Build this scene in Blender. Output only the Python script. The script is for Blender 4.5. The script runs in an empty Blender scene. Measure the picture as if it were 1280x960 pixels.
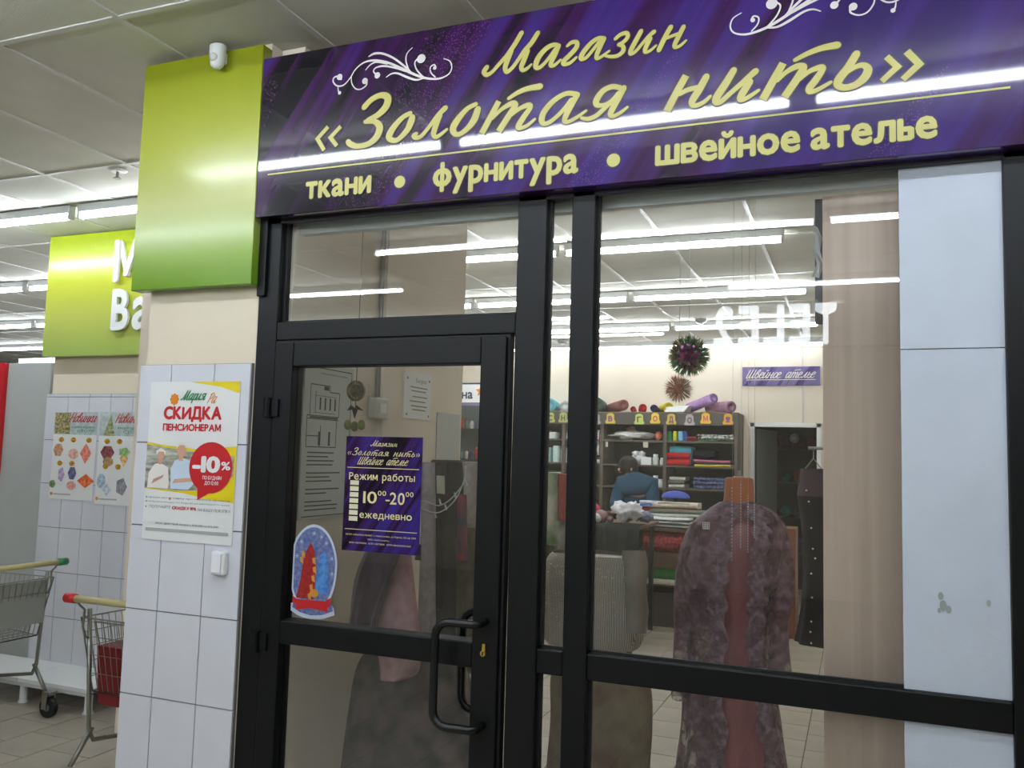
import bpy, math, random
from mathutils import Vector, Matrix, noise
random.seed(7)
C = bpy.context.scene.collection
sc = bpy.context.scene

# ------------------------------------------------------------------ camera
FPX, CAM = 1075.861, Vector((0, -2.5, 1.65))
def cam_axes(yaw=0.383806264, pitch=0.0851506218, roll=0.0278577696):
    f = Vector((-math.sin(yaw)*math.cos(pitch), math.cos(yaw)*math.cos(pitch), math.sin(pitch)))
    r = f.cross(Vector((0, 0, 1))).normalized(); u = r.cross(f)
    c, s = math.cos(roll), math.sin(roll)
    return r*c+u*s, u*c-r*s, f
CR, CU, CF = cam_axes()
cam = bpy.data.cameras.new('camera'); co = bpy.data.objects.new('camera', cam); C.objects.link(co)
m = Matrix((CR, CU, -CF)).transposed().to_4x4(); m.translation = CAM
co.matrix_world = m
cam.sensor_fit = 'HORIZONTAL'; cam.sensor_width = 36; cam.lens = FPX/1280*36; cam.clip_start = .05
sc.camera = co
# ------------------------------------------------------------------ world, exposure
w = bpy.data.worlds.new('world'); sc.world = w; w.use_nodes = True
w.node_tree.nodes['Background'].inputs[0].default_value = (.55, .6, .62, 1)
w.node_tree.nodes['Background'].inputs[1].default_value = .05
sc.view_settings.view_transform = 'Standard'; sc.view_settings.look = 'None'
sc.view_settings.gamma = 1; sc.view_settings.exposure = 1.27
TUBE = 16.0          # strength of the fluorescent tubes over the market hall
TUBE_SHOP = 18.0     # and of those inside the fabric shop

def P(x, y, Y=None, X=None, Z=None):
    """the point of the place seen at a pixel, on the plane Y=, X= or Z="""
    d = CR*((x-640)/FPX) - CU*((y-480)/FPX) + CF
    t = (Y-CAM.y)/d.y if Y is not None else (X-CAM.x)/d.x if X is not None else (Z-CAM.z)/d.z
    return CAM + d*t

# ------------------------------------------------------------------ materials
MATS = {}
def lin(c): return tuple(((v/255)/12.92 if v/255 <= .04045 else ((v/255+.055)/1.055)**2.4) for v in c)
def mat(name, col, rough=.6, metal=0, var=0, vscale=6, bump=0, bscale=40, spec=.5, emit=0, coat=0, sheen=0, stretch=(1, 1, 1), col2=None, detail=3):
    if name in MATS: return MATS[name]
    m = bpy.data.materials.new(name); m.use_nodes = True; nt = m.node_tree; b = nt.nodes['Principled BSDF']
    c = lin(col)
    b.inputs['Base Color'].default_value = (*c, 1); b.inputs['Roughness'].default_value = rough
    b.inputs['Metallic'].default_value = metal; b.inputs['Specular IOR Level'].default_value = spec
    b.inputs['Coat Weight'].default_value = coat; b.inputs['Sheen Weight'].default_value = sheen
    if emit:
        b.inputs['Emission Color'].default_value = (*c, 1); b.inputs['Emission Strength'].default_value = emit
    if var or bump or col2:
        tc = nt.nodes.new('ShaderNodeTexCoord'); mp = nt.nodes.new('ShaderNodeMapping')
        mp.inputs['Scale'].default_value = stretch
        nt.links.new(tc.outputs['Object'], mp.inputs[0])
    if var or col2:
        n = nt.nodes.new('ShaderNodeTexNoise'); n.inputs['Scale'].default_value = vscale; n.inputs['Detail'].default_value = detail
        nt.links.new(mp.outputs[0], n.inputs['Vector'])
        r = nt.nodes.new('ShaderNodeValToRGB')
        a = tuple(max(0, v*(1-var)) for v in c); d = tuple(min(1, v*(1+var)) for v in c)
        if col2: a, d = c, lin(col2)
        r.color_ramp.elements[0].position = .35; r.color_ramp.elements[1].position = .65
        r.color_ramp.elements[0].color = (*a, 1); r.color_ramp.elements[1].color = (*d, 1)
        nt.links.new(n.outputs[0], r.inputs[0]); nt.links.new(r.outputs[0], b.inputs['Base Color'])
    if bump:
        n2 = nt.nodes.new('ShaderNodeTexNoise'); n2.inputs['Scale'].default_value = bscale; n2.inputs['Detail'].default_value = 2
        nt.links.new(mp.outputs[0], n2.inputs['Vector'])
        bp = nt.nodes.new('ShaderNodeBump'); bp.inputs['Strength'].default_value = bump; bp.inputs['Distance'].default_value = .01
        nt.links.new(n2.outputs[0], bp.inputs['Height']); nt.links.new(bp.outputs[0], b.inputs['Normal'])
    MATS[name] = m
    return m
def emis(name, col, s):
    m = bpy.data.materials.new(name); m.use_nodes = True; nt = m.node_tree
    b = nt.nodes['Principled BSDF']; b.inputs['Base Color'].default_value = (.8, .8, .8, 1)
    b.inputs['Emission Color'].default_value = (*lin(col), 1); b.inputs['Emission Strength'].default_value = s
    return m
M = dict(
 tube=emis('tube_light', (238, 246, 255), TUBE), tube_shop=emis('tube_light_shop', (244, 248, 252), TUBE_SHOP),
 tube_slim=emis('tube_light_slim', (238, 246, 255), TUBE*1.35),
 tube_dim=emis('tube_light_dim', (244, 248, 252), TUBE_SHOP*.3),  # rearmost shop row turned down so the back wall does not burn out
 tele=emis('backlit_white', (225, 232, 238), 3.2),
 fixture=mat('fixture_white', (205, 208, 208), .5), clear=None,
 ceil=mat('ceiling_tile', (206, 206, 196), .85, var=.05, vscale=2.5, bump=.15, bscale=220), tbar=mat('ceiling_bar', (205, 205, 202), .4),
 plenum=mat('plenum', (120, 120, 116), .9),
 floor=mat('floor_tile', (166, 158, 144), .38, var=.12, vscale=3, bump=.05, bscale=8), grout=mat('grout', (92, 86, 78), .8, var=.2, vscale=9),
 tile=mat('wall_tile', (214, 216, 224), .16, var=.03, vscale=3), tgrout=mat('wall_grout', (120, 118, 116), .8),
 cream=mat('cream_paint', (222, 211, 190), .75, var=.04, vscale=2, bump=.05, bscale=60),
 shopwall=mat('shop_wall', (232, 222, 206), .8, var=.04, vscale=1.5, bump=.08, bscale=50),
 black=mat('black_aluminium', (7, 11, 13), .4, spec=.3, bump=.02, bscale=300), rubber=mat('black_rubber', (14, 15, 16), .6),
 steel=mat('steel', (165, 168, 162), .28, metal=1), wire=mat('zinc_wire', (150, 152, 145), .35, metal=.9), brass=mat('brass', (196, 170, 80), .3, metal=1),
 white=mat('white_plastic', (228, 230, 230), .35), paper=mat('white_paper', (226, 228, 228), .35, var=.02, vscale=4), wpanel=mat('white_panel', (196, 205, 218), .55, var=.03, vscale=5, bump=.06, bscale=90),
 ink=mat('black_ink', (40, 42, 44), .5), grey=mat('grey_ink', (120, 126, 126), .5), lgrey=mat('light_grey_ink', (168, 176, 174), .5),
 red=mat('red_ink', (200, 30, 38), .4), green=mat('green_ink', (40, 130, 80), .4), orange=mat('orange_ink', (232, 140, 40), .4), yellow=mat('yellow_ink', (228, 208, 20), .4),
 gold=mat('gold_vinyl', (190, 182, 100), .35), goldline=mat('outline_vinyl', (38, 22, 30), .3), swirl=mat('swirl_vinyl', (214, 208, 205), .35),
 cabinet=mat('grey_cabinet', (176, 180, 178), .55, var=.05, vscale=2), redp=mat('red_panel', (196, 28, 40), .4), orangep=mat('orange_panel', (190, 100, 40), .5),
 shelfwood=mat('shelf_laminate', (88, 80, 72), .5, var=.12, vscale=5, stretch=(1, 1, 8)), brown=mat('brown_laminate', (96, 72, 52), .5, var=.15, vscale=4, stretch=(1, 8, 1)),
)
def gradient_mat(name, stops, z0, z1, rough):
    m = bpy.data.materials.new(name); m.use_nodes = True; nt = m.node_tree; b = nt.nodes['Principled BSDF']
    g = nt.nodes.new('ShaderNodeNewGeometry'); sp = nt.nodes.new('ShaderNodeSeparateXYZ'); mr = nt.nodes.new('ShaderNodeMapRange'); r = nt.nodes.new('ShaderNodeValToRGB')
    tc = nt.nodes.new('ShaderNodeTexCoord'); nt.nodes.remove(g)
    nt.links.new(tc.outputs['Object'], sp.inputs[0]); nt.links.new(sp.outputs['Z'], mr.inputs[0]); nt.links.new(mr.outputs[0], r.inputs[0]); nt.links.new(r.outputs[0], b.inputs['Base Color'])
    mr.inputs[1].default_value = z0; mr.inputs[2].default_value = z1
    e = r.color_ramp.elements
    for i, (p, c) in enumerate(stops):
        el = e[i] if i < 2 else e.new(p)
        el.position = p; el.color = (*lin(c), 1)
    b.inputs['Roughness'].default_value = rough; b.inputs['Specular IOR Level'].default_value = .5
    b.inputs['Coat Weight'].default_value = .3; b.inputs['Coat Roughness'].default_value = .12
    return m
def satin_mat(name, seed=0., dark=(13, 12, 23), mid=(56, 20, 72), hi=(62, 38, 118), x0=-1.9, x1=.4, scale=1.0, rough=.09):
    """printed picture of folded purple satin"""
    m = bpy.data.materials.new(name); m.use_nodes = True; nt = m.node_tree; N = nt.nodes; L = nt.links; b = N['Principled BSDF']
    tc = N.new('ShaderNodeTexCoord'); mp = N.new('ShaderNodeMapping'); mp.inputs['Rotation'].default_value = (0, math.radians(-33), 0)
    mp.inputs['Location'].default_value = (seed, 0, 0)
    mp2 = N.new('ShaderNodeMapping'); mp2.inputs['Scale'].default_value = (6.4*scale, 0, .42*scale)
    L.new(tc.outputs['Object'], mp.inputs[0]); L.new(mp.outputs[0], mp2.inputs[0])
    n = N.new('ShaderNodeTexNoise'); n.inputs['Scale'].default_value = 1; n.inputs['Detail'].default_value = 3.6; n.inputs['Distortion'].default_value = .5
    L.new(mp2.outputs[0], n.inputs['Vector'])
    sp = N.new('ShaderNodeSeparateXYZ'); L.new(tc.outputs['Object'], sp.inputs[0])
    mr = N.new('ShaderNodeMapRange'); mr.inputs[1].default_value = x0; mr.inputs[2].default_value = x1; mr.inputs[3].default_value = -.15; mr.inputs[4].default_value = .10
    L.new(sp.outputs['X'], mr.inputs[0])
    add = N.new('ShaderNodeMath'); L.new(n.outputs[0], add.inputs[0]); L.new(mr.outputs[0], add.inputs[1])
    r = N.new('ShaderNodeValToRGB'); e = r.color_ramp.elements
    e[0].position = .40; e[0].color = (*lin(dark), 1); e[1].position = .50; e[1].color = (*lin(mid), 1)
    q = e.new(.60); q.color = (*lin(hi), 1); q = e.new(.72); q.color = (*lin(tuple(int(v*.8) for v in hi)), 1)
    L.new(add.outputs[0], r.inputs[0])
    # a stitched band of fine pink dots following the folds
    sp2 = N.new('ShaderNodeSeparateXYZ'); L.new(mp.outputs[0], sp2.inputs[0])
    wv = N.new('ShaderNodeTexVoronoi'); wv.inputs['Scale'].default_value = 130*scale
    L.new(mp.outputs[0], wv.inputs['Vector'])
    dots = N.new('ShaderNodeMath'); dots.operation = 'LESS_THAN'; dots.inputs[1].default_value = .28; L.new(wv.outputs['Distance'], dots.inputs[0])
    n2 = N.new('ShaderNodeTexNoise'); n2.inputs['Scale'].default_value = 1.3; mp3 = N.new('ShaderNodeMapping'); mp3.inputs['Scale'].default_value = (2.3*scale, 0, .2); mp3.inputs['Location'].default_value = (3.1, 0, 0)
    L.new(mp.outputs[0], mp3.inputs[0]); L.new(mp3.outputs[0], n2.inputs['Vector'])
    band = N.new('ShaderNodeMath'); band.operation = 'GREATER_THAN'; band.inputs[1].default_value = .57; L.new(n2.outputs[0], band.inputs[0])
    mul = N.new('ShaderNodeMath'); mul.operation = 'MULTIPLY'; L.new(dots.outputs[0], mul.inputs[0]); L.new(band.outputs[0], mul.inputs[1])
    mul2 = N.new('ShaderNodeMath'); mul2.operation = 'MULTIPLY'; mul2.inputs[1].default_value = .34; L.new(mul.outputs[0], mul2.inputs[0])
    mx = N.new('ShaderNodeMix'); mx.data_type = 'RGBA'; L.new(mul2.outputs[0], mx.inputs[0]); L.new(r.outputs[0], mx.inputs[6]); mx.inputs[7].default_value = (*lin((150, 80, 165)), 1)
    L.new(mx.outputs[2], b.inputs['Base Color'])
    b.inputs['Roughness'].default_value = rough*2.2; b.inputs['Specular IOR Level'].default_value = .15; b.inputs['Coat Weight'].default_value = 1 if rough < .2 else 0; b.inputs['Coat Roughness'].default_value = .045; b.inputs['Coat IOR'].default_value = 1.6
    return m
def glass_mat(name='window_glass', tint=(.975, .985, .98)):
    m = bpy.data.materials.new(name); m.use_nodes = True; nt = m.node_tree; N = nt.nodes; L = nt.links
    N.remove(N['Principled BSDF']); out = N['Material Output']
    tr = N.new('ShaderNodeBsdfTransparent'); tr.inputs[0].default_value = (*tint, 1)
    gl = N.new('ShaderNodeBsdfGlossy'); gl.inputs['Roughness'].default_value = 0; gl.inputs[0].default_value = (1, 1, 1, 1)
    fr = N.new('ShaderNodeFresnel'); fr.inputs[0].default_value = 1.52
    mx = N.new('ShaderNodeMixShader'); L.new(fr.outputs[0], mx.inputs[0]); L.new(tr.outputs[0], mx.inputs[1]); L.new(gl.outputs[0], mx.inputs[2]); L.new(mx.outputs[0], out.inputs[0])
    return m
M['glass'] = glass_mat(); M['jar'] = glass_mat('shelf_glass', (.8, .88, .86))
M['satin'] = satin_mat('sign_satin'); M['satin2'] = satin_mat('poster_satin', 2.3, (18, 7, 24), (48, 20, 70), (56, 40, 124), -.4, .2, 3, .3)
M['satin3'] = satin_mat('small_sign_satin', 5.1, (66, 50, 100), (84, 70, 130), (130, 120, 170), -1.5, -.2, 2, .35)

# ------------------------------------------------------------------ objects
def tag(o, label=None, cat=None, group=None, kind=None):
    if label: o['label'] = label
    if cat: o['category'] = cat
    if group: o['group'] = group
    if kind: o['kind'] = kind
    return o
def empty(name, loc, label, cat, group=None):
    o = bpy.data.objects.new(name, None); C.objects.link(o); o.location = loc; o.empty_display_size = .1
    return tag(o, label, cat, group)
def origin(o):
    v = Vector((0, 0, 0))
    while o is not None:
        v += Vector(o.location); o = o.parent
    return v
class MB:
    def __init__(s): s.v = []; s.f = []
    def poly(s, pts):
        n = len(s.v); s.v += [tuple(p) for p in pts]; s.f.append(tuple(range(n, n+len(pts)))); return s
    def box(s, a, b):
        x0, y0, z0 = a; x1, y1, z1 = b; n = len(s.v)
        s.v += [(x0, y0, z0), (x1, y0, z0), (x1, y1, z0), (x0, y1, z0), (x0, y0, z1), (x1, y0, z1), (x1, y1, z1), (x0, y1, z1)]
        s.f += [tuple(n+i for i in q) for q in ((0, 3, 2, 1), (4, 5, 6, 7), (0, 1, 5, 4), (1, 2, 6, 5), (2, 3, 7, 6), (3, 0, 4, 7))]; return s
    def bbox8(s, pts):
        n = len(s.v); s.v += [tuple(p) for p in pts]
        s.f += [tuple(n+i for i in q) for q in ((0, 3, 2, 1), (4, 5, 6, 7), (0, 1, 5, 4), (1, 2, 6, 5), (2, 3, 7, 6), (3, 0, 4, 7))]; return s
    def rings(s, rings, cap0=True, cap1=True, closed=True):
        k = len(rings[0]); base = len(s.v)
        for r in rings: s.v += [tuple(p) for p in r]
        for i in range(len(rings)-1):
            for j in range(k if closed else k-1):
                a = base+i*k+j; b = base+i*k+(j+1) % k
                s.f.append((a, b, b+k, a+k))
        if cap0: s.f.append(tuple(base+j for j in reversed(range(k))))
        if cap1: s.f.append(tuple(base+(len(rings)-1)*k+j for j in range(k)))
        return s
    def tube(s, pts, r, n=10, caps=True):
        pts = [Vector(p) for p in pts]; rr = r if isinstance(r, (list, tuple)) else [r]*len(pts)
        out = []; up = None
        for i, p in enumerate(pts):
            t = (pts[min(i+1, len(pts)-1)]-pts[max(i-1, 0)]).normalized()
            if up is None: up = Vector((0, 0, 1)) if abs(t.z) < .9 else Vector((1, 0, 0))
            sx = t.cross(up).normalized(); up = sx.cross(t).normalized()
            out.append([p+(sx*math.cos(2*math.pi*j/n)+up*math.sin(2*math.pi*j/n))*rr[i] for j in range(n)])
        return s.rings(out, caps, caps)
    def ell(s, c, rad, n=14, m=9, fn=None):
        c = Vector(c); rings = []
        for i in range(1, m):
            a = math.pi*i/m; rg = []
            for j in range(n):
                b = 2*math.pi*j/n; d = Vector((math.sin(a)*math.cos(b), math.sin(a)*math.sin(b), -math.cos(a)))
                k = fn(d) if fn else 1
                rg.append(c+Vector((d.x*rad[0], d.y*rad[1], d.z*rad[2]))*k)
            rings.append(rg)
        return s.rings(rings)
    def build(s, name, mt, parent=None, loc=None, smooth=False, bevel=0, sub=0, label=None, cat=None, group=None, kind=None):
        o0 = origin(parent) if parent is not None else Vector(loc or (0, 0, 0))
        me = bpy.data.meshes.new(name); me.from_pydata([tuple(Vector(v)-o0) for v in s.v], [], s.f); me.update()
        me.materials.append(mt)
        if smooth:
            me.polygons.foreach_set('use_smooth', [True]*len(me.polygons))
        o = bpy.data.objects.new(name, me); C.objects.link(o)
        if parent is not None: o.parent = parent
        else: o.location = o0
        if bevel:
            b = o.modifiers.new('b', 'BEVEL'); b.width = bevel; b.segments = 2; b.limit_method = 'ANGLE'
        if sub:
            q = o.modifiers.new('s', 'SUBSURF'); q.levels = q.render_levels = sub
        return tag(o, label, cat, group, kind)
def box(name, a, b, mt, parent=None, **k):
    a, b = Vector(a), Vector(b); lo = Vector(map(min, a, b)); hi = Vector(map(max, a, b))
    if parent is None and 'loc' not in k: k['loc'] = ((lo.x+hi.x)/2, (lo.y+hi.y)/2, lo.z)
    return MB().box(lo, hi).build(name, mt, parent, **k)
def struct(name, a, b, mt, **k): return box(name, a, b, mt, kind='structure', **k)
def copy_tree(o, parent=None):
    c = o.copy(); C.objects.link(c)
    if parent is not None: c.parent = parent
    for ch in list(o.children): copy_tree(ch, c)
    return c
class Frame:
    """a flat face for print: u to the right, v up, n towards the viewer"""
    def __init__(s, o, u=(1, 0, 0), v=(0, 0, 1), n=(0, -1, 0)): s.o, s.u, s.v, s.n = Vector(o), Vector(u), Vector(v), Vector(n)
    def __call__(s, a, b, d=0): return s.o+s.u*a+s.v*b+s.n*d
GL = {}
def glyph(ch):
    """outline of one letter: vertices, faces, width (the fallback alphabet fills a few letters wrongly, so these are put together from others)"""
    if ch in GL: return GL[ch]
    def raw(c_):
        c = bpy.data.curves.new('t', 'FONT'); c.body = c_; c.resolution_u = 3
        o = bpy.data.objects.new('t', c); C.objects.link(o)
        me = bpy.data.meshes.new_from_object(o.evaluated_get(DG()))
        v = [Vector((x.co.x, x.co.y, 0)) for x in me.vertices]; f = [tuple(p.vertices) for p in me.polygons]
        bpy.data.objects.remove(o); bpy.data.curves.remove(c); bpy.data.meshes.remove(me)
        return v, f
    def rects(rs):
        v, f = [], []
        for x0, y0, x1, y1 in rs:
            n = len(v); v += [Vector((x0, y0, .1*len(f))), Vector((x1, y0, .1*len(f))), Vector((x1, y1, .1*len(f))), Vector((x0, y1, .1*len(f)))]; f.append((n, n+1, n+2, n+3))
        return v, f
    t = .085; lat = {'а': 'a', 'е': 'e', 'о': 'o', 'р': 'p', 'с': 'c', 'у': 'y', 'А': 'A', 'В': 'B', 'Е': 'E', 'К': 'K', 'О': 'O', 'Р': 'P', 'С': 'C', 'Т': 'T', 'х': 'x', 'Н': 'H'}
    if ch == 'н': v, f = rects([(0, 0, t, .545), (.36, 0, .36+t, .545), (t, .235, .36, .235+t*.85)])
    elif ch in 'ьы':
        v, f = rects([(0, 0, t, .545), (t*.5, 0, .3, t*.8), (t*.5, .25, .3, .25+t*.8), (.265, .03, .265+t, .29)]+([(.48, 0, .48+t, .545)] if ch == 'ы' else []))
    elif ch == 'т': v, f = rects([(0, .46, .43, .545), (.172, 0, .258, .46)])
    elif ch in 'Мм':
        h = .728 if ch == 'М' else .545; w_ = .68 if ch == 'М' else .52
        v, f = rects([(0, 0, t, h), (w_-t, 0, w_, h)]); n = len(v)
        for sg in (0, 1):
            n = len(v); q = [(t*.2, h), (t*1.3, h), (w_/2+t*.45, .1), (w_/2-t*.45, .1)]
            v += [Vector(((w_-x) if sg else x, y, .3+.1*sg)) for x, y in q]; f.append((n, n+1, n+2, n+3))
    elif ch == 'ф':
        v, f = raw('o'); x0 = min(p.x for p in v); v = [Vector(((p.x-x0)*1.35, p.y*1.207, 0)) for p in v]; w_ = max(p.x for p in v)
        n = len(v); a, b_ = rects([(w_/2-t/2, -.18, w_/2+t/2, .75)]); v += [p+Vector((0, 0, .4)) for p in a]; f += [tuple(n+i for i in q) for q in b_]
    elif ch == 'я':
        v, f = raw('R'); w_ = max(p.x for p in v); v = [Vector(((w_-p.x)*.79, p.y*.79, 0)) for p in v]
    elif ch == 'И':
        v, f = raw('N'); w_ = max(p.x for p in v); x0 = min(p.x for p in v); v = [Vector((w_-p.x+x0, p.y, 0)) for p in v]
    else:
        v, f = raw(lat.get(ch, ch))
        if ch in lat and ch.islower(): v = [Vector((p.x*1.15, p.y*1.207, 0)) for p in v]
        elif ch in lat or ch in 'TELE0123456789': v = [Vector((p.x*1.03, p.y*1.055, 0)) for p in v]
    x0 = min(p.x for p in v) if v else 0
    v = [Vector((p.x-x0, p.y, p.z)) for p in v]
    GL[ch] = (v, f, max(p.x for p in v) if v else .2)
    return GL[ch]
def text_geo(body):
    V, F_, x = [], [], 0
    for ch in body:
        if ch == ' ': x += .24; continue
        v, f, w_ = glyph(ch); n = len(V)
        V += [Vector((p.x+x, p.y, p.z)) for p in v]; F_ += [tuple(n+i for i in t) for t in f]; x += w_+.105
    return V, F_
def DG():
    bpy.context.view_layer.update(); return bpy.context.evaluated_depsgraph_get()
TG = {}
def text(mb, body, fr, a0, a1, b0, h, d=.001, shear=0, bold=0):
    """letters filling a0..a1 with a capital height h over the baseline b0; bold = extra stroke in units of h"""
    if (body, bold) not in TG:
        v, f = text_geo(body)
        if bold:
            nv = list(v); nf = list(f)
            for i in range(8):
                a = i*math.pi/4; k = len(nv); dx, dy = math.cos(a)*bold*.5, math.sin(a)*bold*.5
                nv += [Vector((q.x+dx, q.y+dy, q.z+i+1)) for q in v]; nf += [tuple(q+k for q in t) for t in f]
            v, f = nv, nf
        TG[(body, bold)] = (v, f)
    v, f = TG[(body, bold)]
    x0 = min(p.x for p in v); x1 = max(p.x for p in v); sx = (a1-a0)/(x1-x0-0); s = h/.728
    n = len(mb.v)
    mb.v += [tuple(fr(a0+(p.x-x0)*sx+p.y*s*shear, b0+p.y*s, d+p.z*.00004)) for p in v]
    mb.f += [tuple(n+i for i in t) for t in f]
    return mb
def rect(mb, fr, a0, b0, a1, b1, d=.001): return mb.poly([fr(a0, b0, d), fr(a1, b0, d), fr(a1, b1, d), fr(a0, b1, d)])
def disc(mb, fr, a, b, ra, rb=None, d=.001, n=20, rot=0):
    rb = rb or ra
    P_ = []
    for i in range(n):
        x, y = ra*math.cos(2*math.pi*i/n), rb*math.sin(2*math.pi*i/n)
        P_.append(fr(a+x*math.cos(rot)-y*math.sin(rot), b+x*math.sin(rot)+y*math.cos(rot), d))
    return mb.poly(P_)
def spoly(mb, fr, pts, d=.001): return mb.poly([fr(a, b, d) for a, b in pts])
def catmull(p, step=6):
    if len(p) < 3: return [tuple(a+(b-a)*i/step for a, b in zip(p[0], p[1])) for i in range(step+1)]
    q = [p[0]]+list(p)+[p[-1]]; out = []
    for i in range(1, len(q)-2):
        for k in range(step):
            t = k/step
            out.append(tuple(.5*((2*b)+(-a+c)*t+(2*a-5*b+4*c-e)*t*t+(-a+3*b-3*c+e)*t**3) for a, b, c, e in zip(q[i-1], q[i], q[i+1], q[i+2])))
    out.append(tuple(p[-1])); return out
def brush(mb, fr, st, grow=0, d=.001, sharp=False):
    """brush strokes [(a, b, width)...] drawn on a flat face; sharp keeps the corners of a polyline"""
    for si, s in enumerate(st):
        dd_ = d; d = dd_+.00004*si
        sh = sharp or (len(s) > 1 and s[0][0] == '#')
        pts = s[1:] if s[0][0] == '#' else catmull(s)
        L_, R_ = [], []
        for i, (a, b, w_) in enumerate(pts):
            a0, b0 = pts[max(i-1, 0)][:2]; a1, b1 = pts[min(i+1, len(pts)-1)][:2]
            if s[0][0] == '#' and 0 < i < len(pts)-1:
                t1 = Vector((a-a0, b-b0)).normalized(); t2 = Vector((a1-a, b1-b)).normalized(); t = (t1+t2).normalized(); k = 1/max(.5, t.dot(t1))
            else: t = Vector((a1-a0, b1-b0)); t = t.normalized() if t.length > 1e-9 else Vector((1, 0)); k = 1
            h = (w_/2+grow)*k
            L_.append((a-t.y*h, b+t.x*h)); R_.append((a+t.y*h, b-t.x*h))
        if grow:
            pass
        n = len(mb.v); m_ = len(pts)
        mb.v += [tuple(fr(a, b, d+i*.00001)) for i, (a, b) in enumerate(L_)]+[tuple(fr(a, b, d+i*.00001)) for i, (a, b) in enumerate(R_)]
        mb.f += [(n+i, n+m_+i, n+m_+i+1, n+i+1) for i in range(m_-1)]
        for e in ((0, -1) if s[0][0] != '#' else ()):
            a, b, w_ = pts[e]; disc(mb, fr, a, b, (w_/2+grow)*(.92 if w_ else 1), d=d+.00002, n=12)
        d = dd_
    return mb

# ================================================================== SETTING
CZ = 3.15
# floors: a grout bed with tiles laid in running bond
FL = struct('floor', (-17, -9, -.06), (5, 12, -.004), M['grout'])
PT = .317
base_tile = None
rows = range(-17, 5)
near = []
for r in range(-26, 6):
    x0 = -.30+PT*(r-1)
    off = .172 if r % 2 else 0
    for k in range(-6, 27):
        y0 = 1.55-PT*8+PT*k-off
        cx, cy = x0+PT/2, y0+PT/2
        inmarket = cx < -2.75 and .1 < cy < 3.2 and cx > -6.6 and cx < -2.2 and ((cx*-1) > 2.6)
        q = Vector((cx, cy, 0))-CAM; dz = q.dot(CF)
        if dz <= .2: continue
        px, py = 640+FPX*q.dot(CR)/dz, 480-FPX*q.dot(CU)/dz
        shop = cy > .25 and -1.95 < cx < .2 and py < 1010
        if shop: near.append((dz, x0, y0))
        elif cx < -2.4 and px < 180 and px > -50 and py < 1010: near.append((dz-1, x0, y0))
near.sort(); far = near[300:]; near = near[:300]
mt_ = MB().box((0, 0, -.004), (PT-.006, PT-.006, 0))
for i, (_, x0, y0) in enumerate(near):
    if base_tile is None:
        base_tile = mt_.build('floor_tile', M['floor'], FL); o = base_tile
        o.data.transform(Matrix.Translation(origin(FL)))
    else:
        o = bpy.data.objects.new('floor_tile', base_tile.data); C.objects.link(o); o.parent = FL
    o.location = Vector((x0, y0, .002*random.random()*.3))-origin(FL)
# the rest of the tiled floor, laid as one part
mb = MB()
done = {(round(a, 3), round(b, 3)) for _, a, b in near}
for r in range(-52, 16):
    for k in range(-28, 40):
        x0 = -.30+PT*(r-1); y0 = 1.55-PT*8+PT*k-(.172 if r % 2 else 0)
        if (round(x0, 3), round(y0, 3)) in done: continue
        mb.poly([(x0, y0, 0), (x0+PT-.006, y0, 0), (x0+PT-.006, y0+PT-.006, 0), (x0, y0+PT-.006, 0)])
mb.build('floor_tiles', M['floor'], FL, kind='stuff')

# ceiling: plenum slab, lay-in panels 0.6 x 1.2 and their bars
CE = struct('ceiling', (-17, -9, CZ+.03), (5, 12, CZ+.1), M['plenum'])
pm = None; n_ = 0; mbf = MB()
for i in range(-28, 8):
    for j in range(-8, 10):
        x0 = .6*i; y0 = .86+1.2*j-1.2*3
        if x0 < -17 or x0 > 4.8 or y0 < -9: continue
        cx, cy = x0+.3, y0+.6; q = Vector((cx, cy, CZ))-CAM; dz = q.dot(CF)
        vis = dz > .3 and -80 < 640+FPX*q.dot(CR)/dz < 1200 and -80 < 480-FPX*q.dot(CU)/dz < 460
        if vis and n_ < 295:
            n_ += 1
            if pm is None:
                o = MB().box((0.008, 0.008, 0), (.592, 1.192, .012)).build('ceiling_panel', M['ceil'], CE); o.data.transform(Matrix.Translation(origin(CE))); pm = o.data
            else:
                o = bpy.data.objects.new('ceiling_panel', pm); C.objects.link(o); o.parent = CE
            o.location = Vector((x0, y0, CZ-.001+.003*random.random()))-origin(CE); o.rotation_euler = (.004*(random.random()-.5), .006*(random.random()-.5), 0)
        else: mbf.box((x0+.008, y0+.008, CZ), (x0+.592, y0+1.192, CZ+.012))
mbf.build('ceiling_panels', M['ceil'], CE, kind='stuff')
bars = MB()
for i in range(-28, 9): bars.box((.6*i-.012, -9, CZ-.006), (.6*i+.012, 11, CZ+.004))
for j in range(-9, 11): bars.box((-17, .86+1.2*j-.012, CZ-.0055), (4.8, .86+1.2*j+.012, CZ+.0045))
bars.build('ceiling_bars', M['tbar'], CE, kind='stuff')

# market hall walls, far and behind
struct('wall_rear', (-17, -9.1, 0), (5, -9, CZ), M['cream'])
struct('wall_right', (4.9, -9, 0), (5, 12, CZ), M['cream'])
struct('wall_far_left', (-17.1, -9, 0), (-17, 12, CZ), M['cabinet'])
struct('wall_far', (-17, 11.9, 0), (-5.6, 12, CZ), M['cabinet'])
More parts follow.
